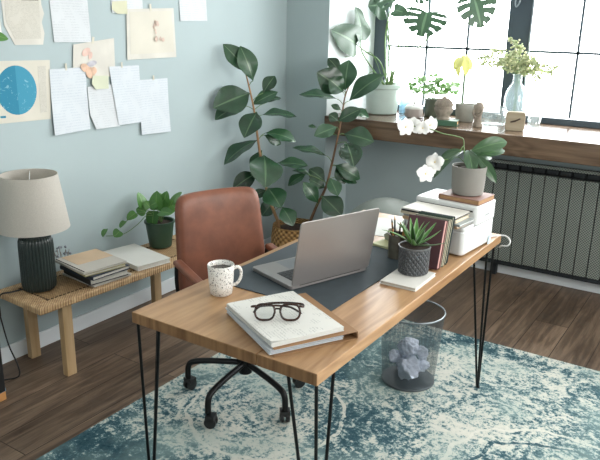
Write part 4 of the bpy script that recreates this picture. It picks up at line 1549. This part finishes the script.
for i, (x, y_, zc, r, lb) in enumerate(((0.012, -0.036, 0.078, 0.074, 'crumpled ball of pale blue paper lowest and nearest in the mesh bin'), (-0.046, 0.044, 0.066, 0.056, 'crumpled paper ball at the back left of the mesh bin'), (-0.010, 0.002, 0.168, 0.066, 'crumpled paper ball on top of the heap in the mesh bin'), (0.044, 0.046, 0.068, 0.046, 'crumpled paper ball at the far right of the mesh bin'), (0.055, 0.020, 0.145, 0.042, 'smaller crumpled paper ball high at the right of the mesh bin'), (-0.066, -0.030, 0.120, 0.040, 'small crumpled paper ball at the left of the mesh bin'))):
    rnd = random.Random(40 + i)
    bm = bmesh.new()
    bmesh.ops.create_icosphere(bm, subdivisions=4, radius=1.0)
    dirs = [(Vector((rnd.gauss(0, 1), rnd.gauss(0, 1), rnd.gauss(0, 1))).normalized(), rnd.uniform(0.55, 0.98)) for _ in range(34)]
    for v in bm.verts:
        k = 1.2
        d0 = v.co.normalized()
        for d, h in dirs:
            c = d0.dot(d)
            if c > 0.05:
                k = min(k, h / c)
        g = 0.0
        for q, (d, h) in enumerate(dirs[:9]):
            g += abs(math.sin(d0.dot(d) * (3.2 + 0.5 * q) + h * 40)) - 0.64
        k = k * (1 + 0.085 * g) + rnd.uniform(-0.015, 0.015)
        v.co = d0 * k * r
    me = bpy.data.meshes.new('crumpled_paper')
    bm.to_mesh(me)
    bm.free()
    me.materials.append(cr)
    o = bpy.data.objects.new('crumpled_paper', me)
    COL.objects.link(o)
    o.location = (BN[0] + x, BN[1] + y_, BN[2] + zc)
    tag(o, lb, 'crumpled paper', 'crumpled papers in the bin')
# ------------------------------------------------------------------ window sill
SZ = 1.0115
# monstera
MO = (0.605, 0.715, SZ)
mo = thing('monstera', 'large monstera in a pale ceramic pot at the left end of the sill', 'plant', MO)
M['pale_glaze'] = plain('pale_mint_glaze', 'b9c8c2', 0.3, var=0.05)
MB().lathe([(0.102, 0), (0.110, 0.006), (0.122, 0.10), (0.127, 0.178), (0.138, 0.185), (0.140, 0.215), (0.129, 0.215), (0.122, 0.18), (0.0, 0.175)], seg=48, cap=True).build('pot', M['pale_glaze'], mo, smooth=True, auto=40)
MB().lathe([(0.1225, 0.187), (0.05, 0.196), (0.0, 0.198)], seg=24, cap=False).build('soil', M['soil'], mo)


def slit(n, g, start=0.32, skew=0.45):
    def f(u, v, side):
        q = (v - skew * u * 0.55) * n + (0.25 if side else 0.0)
        return u > start and abs(q - math.floor(q) - 0.5) < g and 0.10 < v < 0.93
    return f


pt = MB()
for P in (MON_PETIOLE_0, MON_PETIOLE_1, MON_PETIOLE_2, MON_PETIOLE_3, MON_PETIOLE_4, MON_PETIOLE_5, MON_PETIOLE_6, MON_PETIOLE_7):
    pp = rel(P, MO)
    pp[0] = (pp[0][0], pp[0][1], min(pp[0][2], 0.19))
    k = math.hypot(pp[0][0], pp[0][1])
    if k > 0.08:
        pp[0] = (pp[0][0] * 0.08 / k, pp[0][1] * 0.08 / k, 0.19)
    Q = smooth_path(pp)
    pt.tube(Q, [0.006 - 0.003 * i / len(Q) for i in range(len(Q))], 6)
for P in (MON_PETIOLE_8, MON_PETIOLE_9):
    pp = rel(P, MO)
    pp[0] = (pp[0][0] * 0.5, pp[0][1] * 0.5, 0.19)
    pt.tube(smooth_path(pp), 0.0025, 5)
pt.build('leaf_stalks', M['stem_green'], mo, smooth=True)
for i, L in enumerate(MONSTERA_LEAVES):
    big = i in (4, 5, 6, 7)
    lf = MB().leaf(L[0:3], L[3:6], L[6:9], L[9] * 1.12, 0.08, 0.10, 44 if big else 16, 24 if big else 10, 0.0, 0.40, heart=0.30, off=MO, wave=0.0 if big else 0.16, ph=i, mask=slit(4.5, 0.11) if big else None)
    lf.build('leaf', M['monstera_leaf'], mo, smooth=True)

# blue glass tumbler behind the candle jar
M['blue_glass'] = glassy('pale_blue_glass', (0.70, 0.82, 0.88), 0.1, haze=0.35, haze_col=(0.5, 0.65, 0.72))
bg = MB().lathe([(0.040, 0), (0.045, 0.004), (0.048, 0.115), (0.045, 0.115), (0.042, 0.008), (0.0, 0.008)], seg=32, cap=True).build('glass_tumbler', M['blue_glass'], loc=(0.735, 0.84, SZ), smooth=True)
tag(bg, 'pale blue glass tumbler between the monstera pot and the lidded jar', 'glass')

# lidded white jar
jr = thing('lidded_jar', 'small white lidded candle jar on the sill right of the monstera pot', 'jar', (0.885, 0.66, SZ))
MB().lathe([(0.040, 0), (0.058, 0.006), (0.064, 0.03), (0.062, 0.062), (0.060, 0.062), (0.060, 0.03), (0.0, 0.02)], seg=36, cap=True).build('jar_body', plain('blush_grey_ceramic', 'b5aba6', 0.4, var=0.04), jr, smooth=True, auto=40)
MB().lathe([(0.064, 0.0625), (0.064, 0.072), (0.05, 0.084), (0.014, 0.090), (0.009, 0.095), (0.014, 0.104), (0.008, 0.112), (0, 0.113)], seg=36).build('lid', M['white_ceramic'], jr, smooth=True, auto=50)

# leafy green plant in a dark glass
GP = (0.962, 0.805, SZ)
gp = thing('potted_plant', 'bushy light green plant in a dark olive pot on the sill', 'plant', GP)
MB().lathe([(0.048, 0), (0.054, 0.004), (0.060, 0.125), (0.056, 0.125), (0.052, 0.10), (0.0, 0.10)], seg=32, cap=True).build('pot', plain('dark_olive_glaze', '4a5144', 0.25, var=0.1), gp, smooth=True, auto=40)
rnd = random.Random(8)
lv, st = MB(), MB()
for k in range(52):
    a = rnd.uniform(0, 2 * PI)
    r = 0.165 * math.sqrt(rnd.random())
    h = 0.15 + 0.17 * rnd.random() * (1 - 0.5 * r / 0.165)
    e = Vector((math.cos(a) * r * 1.15, math.sin(a) * r * 0.75, h))
    st.tube(smooth_path([(math.cos(a) * 0.02, math.sin(a) * 0.02, 0.10), (e.x * 0.5, e.y * 0.5, h * 0.75), tuple(e)], 4), 0.0012, 4)
    for q in range(5):
        b = a + rnd.uniform(-1.6, 1.6) + q * 1.2
        d = Vector((math.cos(b), math.sin(b), rnd.uniform(-0.3, 0.4))).normalized()
        lv.leaf(e, e + d * rnd.uniform(0.030, 0.046), Vector((rnd.uniform(-0.4, 0.6), -0.7, 0.7)), rnd.uniform(0.022, 0.032), 0.05, 0.1, 4, 2, 0.0, 0.45)
lv.build('foliage', leaf_mat('light_green_leaf', '47743a', '7ba05c', '92b172', '82a764', 0.45, 0.15), gp, smooth=True)
st.build('stems', M['stem_green'], gp)

# green book with stone head on it
gb_ = book('book', 'green book with tan page edges on the sill under the stone head', 'book', (1.205, 0.455, SZ + 0.001), (0.165, 0.115, 0.034), math.radians(14), plain('green_cloth', '3c5f49', 0.6, var=0.06), None, plain('old_tan_pages', 'b99566', 0.8, var=0.12, scale=90), spine=1, ct=0.004)


def stone():
    t = NT('weathered_stone')
    n = t.noise(t.coord(), 35, 6, 0.7)
    col = t.ramp(n, [(0.3, lin('7d7368')), (0.7, lin('a69b8e'))])
    t.bump(n, 0.3, 0.004)
    return t.done(col, 0.85, 0, 0.2)


M['stone'] = stone()
BH = (1.185, 0.458, SZ + 0.0355)
hd_ = thing('stone_head', 'small carved stone head with closed eyes standing on the green book', 'ornament', BH, math.radians(28))
hd_.scale = (1.28, 1.25, 1.06)
vs_, fs = [], []
RG, SG = 30, 36
for j in range(RG + 1):
    v = j / RG
    z = 0.130 * v
    if z < 0.022:
        rr = 0.030 + 0.002 * (1 - z / 0.022)
    elif z < 0.075:
        k = (z - 0.022) / 0.053
        rr = 0.033 + 0.011 * math.sin(k * PI / 2)
    else:
        k = (z - 0.075) / 0.055
        rr = 0.044 * math.sqrt(max(0.0, 1 - k ** 2.4))
    for i in range(SG):
        a = 2 * PI * i / SG
        x, y = math.cos(a) * rr, math.sin(a) * rr * 1.05
        f = max(0, -math.sin(a))          # face looks to -y
        cx_ = math.cos(a)
        if f > 0.5 and 0.028 < z < 0.088:
            nose = math.exp(-(cx_ / 0.14) ** 2) * max(0, 1 - abs(z - 0.056) / 0.016) * 0.008
            brow = math.exp(-((abs(cx_) - 0.38) / 0.26) ** 2) * math.exp(-((z - 0.074) / 0.005) ** 2) * 0.004
            eye = -math.exp(-((abs(cx_) - 0.4) / 0.2) ** 2) * math.exp(-((z - 0.066) / 0.005) ** 2) * 0.004
            mouth = math.exp(-(cx_ / 0.24) ** 2) * (math.exp(-((z - 0.040) / 0.0025) ** 2) + math.exp(-((z - 0.034) / 0.0025) ** 2)) * 0.003
            y -= nose + brow + eye + mouth
        if f < 0.25 and 0.03 < z < 0.08 and abs(math.sin(a)) < 0.35:
            x += math.copysign(0.006, x) * math.sin(PI * (z - 0.03) / 0.05)
        vs_.append((x, y, z))
for j in range(RG):
    for i in range(SG):
        a, b = j * SG + i, j * SG + (i + 1) % SG
        fs.append((a, b, b + SG, a + SG))
fs.append(tuple(range(SG - 1, -1, -1)))
MB().add(vs_, fs).build('head', M['stone'], hd_, smooth=True)
hc = MB()
for j in range(7):
    z = 0.088 + 0.0062 * j
    k = (z - 0.075) / 0.055
    rr = 0.0445 * math.sqrt(max(0.02, 1 - k ** 2.4))
    nn = max(5, int(2 * PI * rr / 0.0085))
    for i in range(nn):
        a = 2 * PI * (i + 0.5 * (j % 2)) / nn
        hc.sphere((rr * math.cos(a), rr * 1.05 * math.sin(a), z), 0.0048, seg=8, rings=5)
hc.sphere((0, 0, 0.130), 0.012, seg=12, rings=8)
hc.build('hair_curls', M['stone'], hd_, smooth=True)

# avocado seedling with yellow leaves
AV = (1.232, 0.735, SZ)
av = thing('avocado_seedling', 'thin seedling with yellow leaves in a grey concrete pot on the sill', 'plant', AV)
MB().lathe([(0.056, 0), (0.060, 0.005), (0.071, 0.115), (0.066, 0.115), (0.06, 0.09), (0, 0.09)], seg=40, cap=True).build('pot', plain('grey_concrete', 'a09f97', 0.8, var=0.1, scale=20, bump=0.15), av, smooth=True, auto=40)
MB().lathe([(0.0635, 0.100), (0, 0.104)], seg=24, cap=False).build('soil', M['soil'], av)
q = rel(AVO_STEM, AV)
q[0] = (q[0][0], q[0][1], 0.098)
MB().tube(smooth_path(q), 0.0028, 6).build('stem', M['stem_green'], av, smooth=True)
lv = MB()
for L in AVO_LEAVES:
    lv.leaf(L[0:3], L[3:6], L[6:9], L[9], 0.10, 0.14, 10, 6, 0.0, 0.5, off=AV)
    lv.tube([Vector(q[-1]), Vector(L[0:3]) - Vector(AV)], 0.0018, 5)
lv.build('foliage', M['yellow_leaf'], av, smooth=True)

# small pale figure
fg = MB().lathe([(0.030, 0), (0.033, 0.004), (0.027, 0.03), (0.022, 0.06), (0.022, 0.085), (0.030, 0.105), (0.034, 0.125), (0.030, 0.145), (0.016, 0.158), (0, 0.160)], seg=28, cap=True, sx=1.0, sy=0.8)
sc_ = thing('figurine', 'small pale stone figurine on the sill between grey pot and glass vases', 'ornament', (1.402, 0.515, SZ))
fg.build('body', M['stone'], sc_, smooth=True)
MB().tube(smooth_path([(-0.026, -0.016, 0.115), (-0.028, -0.022, 0.09), (-0.014, -0.028, 0.068), (0.004, -0.027, 0.066)]), 0.007, 8).tube(smooth_path([(0.026, -0.016, 0.115), (0.028, -0.022, 0.092), (0.014, -0.028, 0.078), (-0.004, -0.027, 0.078)]), 0.007, 8).build('folded_arms', M['stone'], sc_, smooth=True)

# glass vase with blossom branch and wide glass bowl
M['frost'] = glassy('hazy_glass', (0.90, 0.94, 0.95), 0.12, 0.05, haze=0.24, haze_col=(0.55, 0.62, 0.63))
M['clear'] = glassy('clear_glass', (0.93, 0.96, 0.96), 0.12, 0.02, haze=0.08, haze_col=(0.7, 0.75, 0.74))
VA = (1.535, 0.84, SZ)
va = thing('bottle_vase', 'tall hazy glass bottle vase holding a yellow blossom branch', 'vase', VA)
MB().lathe([(0.0, 0.004), (0.066, 0.004), (0.072, 0.012), (0.072, 0.17), (0.066, 0.21), (0.045, 0.25), (0.030, 0.268), (0.028, 0.32), (0.031, 0.326), (0.027, 0.326), (0.026, 0.27), (0.042, 0.245), (0.063, 0.205), (0.068, 0.17), (0.068, 0.016), (0.0, 0.012)], seg=44, cap=False).build('bottle', M['frost'], va, smooth=True, auto=50)
br = thing('blossom_branch', 'branch of small yellow green blossoms standing in the glass bottle vase', 'flowers', VA)
rnd = random.Random(21)
st, lv, bl2 = MB(), MB(), MB()
tips = [(-0.24, -0.06, 0.43), (-0.18, -0.02, 0.47), (-0.06, -0.05, 0.55), (0.0, -0.02, 0.50), (0.06, -0.04, 0.43), (0.14, -0.05, 0.40), (0.22, -0.03, 0.35), (0.25, -0.06, 0.38), (-0.12, 0.03, 0.42), (-0.26, 0.0, 0.38), (0.10, 0.02, 0.42), (0.17, -0.08, 0.32), (-0.03, -0.08, 0.46), (-0.12, -0.08, 0.40)]
for tpt in tips:
    P = smooth_path([(rnd.uniform(-0.012, 0.012), rnd.uniform(-0.012, 0.012), 0.03), (tpt[0] * 0.05, tpt[1] * 0.05, 0.27), (tpt[0] * 0.12, tpt[1] * 0.1, 0.325), (tpt[0] * 0.55, tpt[1] * 0.6, 0.40 + (tpt[2] - 0.40) * 0.7), tpt], 6)
    st.tube(P, 0.0016, 5)
    for q in P[14:]:
        for k in range(5):
            e = q + Vector((rnd.uniform(-0.032, 0.032), rnd.uniform(-0.03, 0.03), rnd.uniform(-0.028, 0.03)))
            st.tube([q, e], 0.0007, 3)
            if rnd.random() < 0.28:
                bl2.sphere(tuple(e), rnd.uniform(0.005, 0.009), seg=6, rings=4)
            else:
                lv.leaf(q, e, Vector((rnd.uniform(-0.5, 0.5), -0.8, 0.5)), rnd.uniform(0.012, 0.019), 0.05, 0.1, 4, 2, 0.0, 0.45)
st.build('stems', M['stem_green'], br)
lv.build('foliage', leaf_mat('olive_sprig_leaf', '95a376', 'c2c99f', 'cfd2ab', 'b3ba90', 0.5, 0.15), br, smooth=True)
bl2.build('blossoms', plain('pale_yellow_blossom', 'd9d9b0', 0.7, var=0.15, scale=50), br, smooth=True)
gbwl = MB().lathe([(0.0, 0.005), (0.07, 0.005), (0.092, 0.02), (0.098, 0.055), (0.090, 0.105), (0.075, 0.125), (0.072, 0.125), (0.087, 0.105), (0.095, 0.055), (0.089, 0.023), (0.068, 0.010), (0.0, 0.010)], seg=44, cap=False).build('glass_bowl', M['clear'], loc=(1.452, 0.67, SZ - 0.004), smooth=True)
tag(gbwl, 'wide clear glass bowl in front of the bottle vase on the sill', 'glass bowl')

# wooden clock and small glass
ck = thing('table_clock', 'square wooden clock with rounded corners standing on the window sill', 'clock', (1.642, 0.52, SZ), math.radians(14))
MB().prism(rrect(0.118, 0.118, 0.016, 6, 0, 0.059), -0.022, 0.022, M=Matrix.Rotation(PI / 2, 4, 'X')).build('clock_case', wood('pale_birch', 'ada18c', '93866f', 0, 26, 0.5), ck, bevel=0.003, smooth=True, auto=40)
hn = MB()
Mx = Matrix.Translation((0, -0.0225, 0.062)) @ Matrix.Rotation(PI / 2, 4, 'X')
for a, l, w in ((math.radians(28), 0.034, 0.010), (math.radians(196), 0.029, 0.012)):
    hn.prism([(-0.004 * math.cos(a) + w / 2 * math.sin(a), -0.004 * math.sin(a) - w / 2 * math.cos(a)), (l * math.cos(a) + w / 2.6 * math.sin(a), l * math.sin(a) - w / 2.6 * math.cos(a)), (l * math.cos(a) - w / 2.6 * math.sin(a), l * math.sin(a) + w / 2.6 * math.cos(a)), (-0.004 * math.cos(a) - w / 2 * math.sin(a), -0.004 * math.sin(a) + w / 2 * math.cos(a))], 0, 0.002, M=Mx)
hn.build('clock_hands', plain('dark_brown_hands', '3a2a20', 0.5), ck)
sg_ = MB().lathe([(0.0, 0.004), (0.036, 0.004), (0.038, 0.008), (0.042, 0.085), (0.040, 0.085), (0.036, 0.014), (0.0, 0.014)], seg=32, cap=False).build('small_glass', M['clear'], loc=(1.715, 0.685, SZ - 0.003), smooth=True)
tag(sg_, 'small clear drinking glass behind the wooden clock', 'glass')

# ------------------------------------------------------------------ papers taped to the blue wall
WX = 0.0015
M['hand1'] = handwriting('blue_handwriting', 'd0d5da', '93a3b6', 0.0135, 2, 0.28, sharp=0.42)
M['hand2'] = handwriting('grey_handwriting', 'd1d4d7', '9aa0a6', 0.0125, 2, 0.28, sharp=0.45)
M['print_page'] = handwriting('printed_columns', 'cbc7bd', '8d877c', 0.006, 2, 0.32, sharp=0.40)
M['aged'] = plain('aged_paper', 'cdc9c0', 0.85, var=0.07, scale=9)


def sheet(name, label, cat, poly, layer, mat, curl=0.0, group='papers taped on the wall'):
    """poly in wall metres (y, z) clockwise or not; layer raises it over the sheets beneath"""
    cy = sum(p[0] for p in poly) / len(poly)
    cz = sum(p[1] for p in poly) / len(poly)
    z0 = min(p[1] for p in poly)
    z1 = max(p[1] for p in poly)
    x0 = WX + 0.004 * layer
    n = len(poly)
    # outline subdivided, thin slab that lifts away from the wall towards the lower edge
    pts = []
    for i in range(n):
        a, b = Vector(poly[i]), Vector(poly[(i + 1) % n])
        for k in range(6):
            pts.append(a + (b - a) * (k / 6))

    def lift(p):
        k = (z1 - p.y) / max(1e-6, z1 - z0)
        return curl * max(0.0, k) ** 2.2
    m = len(pts)
    vv = [(lift(p) + 0.0008, p.x - cy, p.y - cz) for p in pts] + [(lift(p), p.x - cy, p.y - cz) for p in pts]
    rings = 5
    vv, ff = [], []
    for side in (0.0009, 0.0):
        for r in range(rings):
            k = 1 - r / rings
            for p in pts:
                q = Vector((cy + (p.x - cy) * k, cz + (p.y - cz) * k))
                vv.append((lift(q) + side, q.x - cy, q.y - cz))
        vv.append((lift(Vector((cy, cz))) + side, 0, 0))
    S_ = rings * m + 1
    area2 = sum(pts[i].x * pts[(i + 1) % m].y - pts[(i + 1) % m].x * pts[i].y for i in range(m))
    for sd in (0, 1):
        o = sd * S_
        for r in range(rings):
            for i in range(m):
                j = (i + 1) % m
                if r < rings - 1:
                    f = (o + r * m + i, o + r * m + j, o + (r + 1) * m + j, o + (r + 1) * m + i)
                else:
                    f = (o + r * m + i, o + r * m + j, o + rings * m)
                if (sd == 0) != (area2 > 0):
                    f = f[::-1]
                ff.append(f)
    for i in range(m):
        j = (i + 1) % m
        f = (i, i + S_, j + S_, j)
        ff.append(f if area2 > 0 else f[::-1])
    o = MB().add(vv, ff).build(name, mat, loc=(x0, cy, cz), smooth=True, auto=40)
    tag(o, label, cat, group)
    o['_c'] = (cy, cz)
    return o


def tape(par, y, z, w=0.02, h=0.045, rot=0.0):
    cy, cz = par['_c']
    MB().box((0.0016, y - cy, z - cz), (0.0008, w * 0.9, h * 0.75), R=Matrix.Rotation(rot, 3, 'X')).build('tape_strip', M['tape'], par)


def blob(par, name, pts, mat, dx=0.0012):
    cy, cz = par['_c']
    vv = [(dx + 0.0003, y - cy, z - cz) for y, z in pts] + [(dx - 0.0003, y - cy, z - cz) for y, z in pts]
    n = len(pts)
    return MB().add(vv, [tuple(range(n)), tuple(range(2 * n - 1, n - 1, -1))] + [(i, (i + 1) % n, n + (i + 1) % n, n + i) for i in range(n)]).build(name, mat, par)


p1 = sheet('newspaper_page', 'yellowed printed page with torn angled corner taped top left on wall', 'paper', [(-1.905, 1.90), (-1.69, 1.905), (-1.694, 1.70), (-1.683, 1.66), (-1.70, 1.62), (-1.690, 1.57), (-1.703, 1.518), (-1.855, 1.519), (-1.900, 1.605)], 0, M['aged'], 0.0)
blob(p1, 'printed_columns', [(-1.885, 1.89), (-1.70, 1.89), (-1.712, 1.545), (-1.85, 1.545), (-1.888, 1.62)], M['print_page'])
blob(p1, 'printed_photo', [(-1.80, 1.765), (-1.71, 1.768), (-1.71, 1.718), (-1.80, 1.716)], plain('dark_halftone', '53504b', 0.8), 0.0020)
p2 = sheet('handwritten_letter', 'white handwritten sheet between printed page and flower drawing along the top', 'paper', [(-1.65, 1.83), (-1.423, 1.83), (-1.416, 1.526), (-1.641, 1.529)], 0, M['hand2'], 0.004)
p3 = sheet('handwritten_letter', 'white sheet with a yellow note at its corner cut by the top edge', 'paper', [(-1.276, 1.97), (-1.05, 1.975), (-1.045, 1.675), (-1.266, 1.67)], 0, M['hand2'], 0.003)
n3 = sheet('sticky_note', 'yellow sticky note on the lower left corner of the topmost sheet', 'sticky note', [(-1.262, 1.728), (-1.160, 1.735), (-1.164, 1.667), (-1.235, 1.667), (-1.268, 1.69)], 1, plain('pale_yellow_note', 'c9c8ac', 0.8, var=0.04), 0.004, 'sticky notes on the wall')
p4 = sheet('map_print', 'large square aged map print with faint rusty marks', 'print', [(-1.167, 1.693), (-0.808, 1.706), (-0.797, 1.433), (-1.179, 1.430)], 1, M['aged'], 0.0)
blob(p4, 'plate_border', [(-1.145, 1.678), (-0.825, 1.690), (-0.817, 1.462), (-1.155, 1.458)], M['paper_cream'])
tape(p4, -0.99, 1.705, 0.016, 0.05, 0.1)
rust = plain('faint_rust_ink', 'c9b3a6', 0.85, var=0.2, scale=40)
rnd = random.Random(4)
cy0, cz0 = -0.975, 1.585
for k in range(10):
    a, b = cy0 + rnd.gauss(0, 0.035), cz0 + rnd.gauss(0, 0.035)
    r = rnd.uniform(0.006, 0.016)
    blob(p4, 'ink_mark', [(a + r * (0.6 + 0.5 * rnd.random()) * math.cos(t * PI / 4), b + r * (0.6 + 0.7 * rnd.random()) * math.sin(t * PI / 4)) for t in range(8)], rust, 0.0022 + 0.0007 * k)
p5 = sheet('handwritten_letter', 'plain white sheet highest and farthest right on the wall', 'paper', [(-0.760, 1.93), (-0.526, 1.935), (-0.515, 1.638), (-0.753, 1.636)], 0, M['hand2'], 0.004)
p6 = sheet('art_print', 'cream print with a large blue disc at the left of wall', 'print', [(-2.03, 1.452), (-1.673, 1.446), (-1.696, 1.164), (-2.05, 1.172)], 0, M['paper_cream'], 0.0)


def blue_disc():
    t = NT('blue_printed_disc')
    v = t.coord()
    n = t.noise(v, 26, 8, 0.75, 1.0)
    sp_ = t.n('ShaderNodeSeparateXYZ')
    t.l(v, sp_.inputs[0])
    fold = t.math('LESS_THAN', sp_.outputs[1], -0.005)
    col = t.mix(fold, lin('4690aa'), lin('36809b'))
    col = t.mix(t.math('MULTIPLY', t.math('GREATER_THAN', n, 0.60), 0.45), col, lin('a9d0dd'))
    return t.done(col, 0.8, 0, 0.2)


blob(p6, 'blue_disc', [(-1.868 + 0.106 * math.cos(2 * PI * k / 40), 1.315 + 0.113 * math.sin(2 * PI * k / 40)) for k in range(40)], blue_disc(), 0.0014)
blob(p6, 'text_column', [(-1.745, 1.42), (-1.70, 1.42), (-1.715, 1.20), (-1.752, 1.20)], M['print_page'], 0.0014)
for y in (-1.985, -1.95):
    blob(p6, 'blue_caption', [(y - 0.018, 1.205), (y + 0.010, 1.204), (y + 0.010, 1.194), (y - 0.018, 1.195)], blue_disc(), 0.0014)
p7 = sheet('botanical_drawing', 'cream drawing with peach coloured shapes below the handwritten sheet', 'drawing', [(-1.530, 1.516), (-1.265, 1.545), (-1.270, 1.345), (-1.469, 1.362), (-1.545, 1.39)], 1, M['aged'], 0.0)
peach = plain('peach_wash', 'd8b49c', 0.85, var=0.2, scale=30)
grey_w = plain('lilac_grey_wash', 'b6b3ba', 0.85, var=0.2, scale=30)
rose = plain('rose_wash', 'd8b7ab', 0.85, var=0.15, scale=30)
for i, (a, b, r1, r2, rt, m) in enumerate(((-1.455, 1.478, 0.030, 0.018, 0.5, rose), (-1.43, 1.46, 0.02, 0.012, 1.2, rose), (-1.425, 1.420, 0.034, 0.014, 0.2, grey_w), (-1.47, 1.40, 0.030, 0.020, -0.5, peach), (-1.44, 1.375, 0.030, 0.028, -0.8, peach), (-1.415, 1.385, 0.018, 0.018, 0.3, peach))):
    blob(p7, 'painted_shape', [(a + r1 * math.cos(k * PI / 6) * math.cos(rt) - r2 * math.sin(k * PI / 6) * math.sin(rt), b + r1 * math.cos(k * PI / 6) * math.sin(rt) + r2 * math.sin(k * PI / 6) * math.cos(rt)) for k in range(12)], m, 0.0026 + 0.0007 * i)
tape(p7, -1.405, 1.535, 0.016, 0.045, -0.2)
p8 = sheet('handwritten_letter', 'large handwritten sheet right beside the print with the blue disc', 'paper', [(-1.683, 1.402), (-1.465, 1.404), (-1.470, 1.09), (-1.692, 1.083)], 1, M['hand1'], 0.012)
tape(p8, -1.585, 1.41, 0.012, 0.045)
p9 = sheet('handwritten_letter', 'handwritten sheet with lifted corner under the yellow note', 'paper', [(-1.461, 1.304), (-1.253, 1.310), (-1.262, 1.081), (-1.425, 1.083), (-1.458, 1.16)], 1, M['hand2'], 0.006)
p10 = sheet('handwritten_letter', 'handwritten sheet overlapping between the yellow note and rightmost lower sheet', 'paper', [(-1.314, 1.400), (-1.10, 1.399), (-1.095, 1.087), (-1.272, 1.087)], 2, M['hand1'], 0.005)
tape(p10, -1.225, 1.405, 0.012, 0.04)
p11 = sheet('handwritten_letter', 'lower right handwritten sheet hanging lowest on the wall', 'paper', [(-1.100, 1.318), (-0.878, 1.317), (-0.875, 1.006), (-1.108, 1.015)], 1, M['hand1'], 0.010)
tape(p11, -0.99, 1.325, 0.014, 0.035)
n2 = sheet('sticky_note', 'yellow sticky note in the middle of the papers below the drawing', 'sticky note', [(-1.428, 1.360), (-1.325, 1.354), (-1.330, 1.288), (-1.418, 1.290), (-1.438, 1.32)], 3, plain('pale_green_note', 'c9ccb4', 0.8, var=0.04), 0.003, 'sticky notes on the wall')
p12 = sheet('handwritten_letter', 'sliver of white sheet at the left picture edge beside the yellowed page', 'paper', [(-2.12, 1.80), (-1.920, 1.80), (-1.918, 1.548), (-2.11, 1.55)], 0, M['paper'], 0.003)
for o in list(bpy.data.objects):
    if '_c' in o:
        del o['_c']

# ------------------------------------------------------------------ left edge: dark post with a pale foot and the leaf of a tall plant
ps = thing('stool', 'black stool with paint marked pale wooden feet at the left picture edge', 'stool', (0.168, -2.428, 0.0005), math.radians(2))
for sx in (-1, 1):
    for sy in (-1, 1):
        lg = MB().box((sx * 0.135, sy * 0.115, 0.165), (0.034, 0.034, 0.25)).build('leg', M['black_plastic'], ps, bevel=0.003)
        MB().box((sx * 0.135, sy * 0.115, 0.020), (0.033, 0.033, 0.040)).build('foot_tip', wd, lg, bevel=0.002)
        MB().box((sx * 0.135, sy * 0.115, 0.0495), (0.0335, 0.0335, 0.0165)).build('paint_band', plain('blue_paint_band', '7396ad', 0.6, var=0.3, scale=50), lg)
MB().box((0, 0, 0.305), (0.30, 0.26, 0.03)).build('seat', M['black_plastic'], ps, bevel=0.006)

# trailing vine on the wall whose last leaf tip reaches the picture's left edge
vn = thing('wall_vine', 'green vine leaf tip entering at the upper left edge of the photo', 'plant', (0.012, -2.35, 1.90))
st = MB().tube(smooth_path([(0.0, 0, 0), (0.004, 0.10, -0.09), (0.006, 0.20, -0.21), (0.008, 0.30, -0.30), (0.010, 0.345, -0.335)]), 0.0025, 6)
st.build('vine', M['stem_green'], vn, smooth=True)
lv = MB()
for b, t_, w in (((0.010, 0.345, -0.335), (0.03, 0.437, -0.352), 0.055), ((0.007, 0.25, -0.255), (0.04, 0.27, -0.35), 0.07), ((0.005, 0.15, -0.15), (0.04, 0.23, -0.12), 0.07), ((0.004, 0.08, -0.07), (0.04, 0.05, -0.17), 0.07), ((0.0, 0.0, 0.0), (0.04, -0.07, -0.05), 0.06)):
    lv.leaf(b, t_, (0.8, -0.2, 0.5), w, 0.06, 0.1, 10, 6, 0.0, 0.4, heart=0.15)
lv.build('foliage', M['pothos_leaf'], vn, smooth=True)
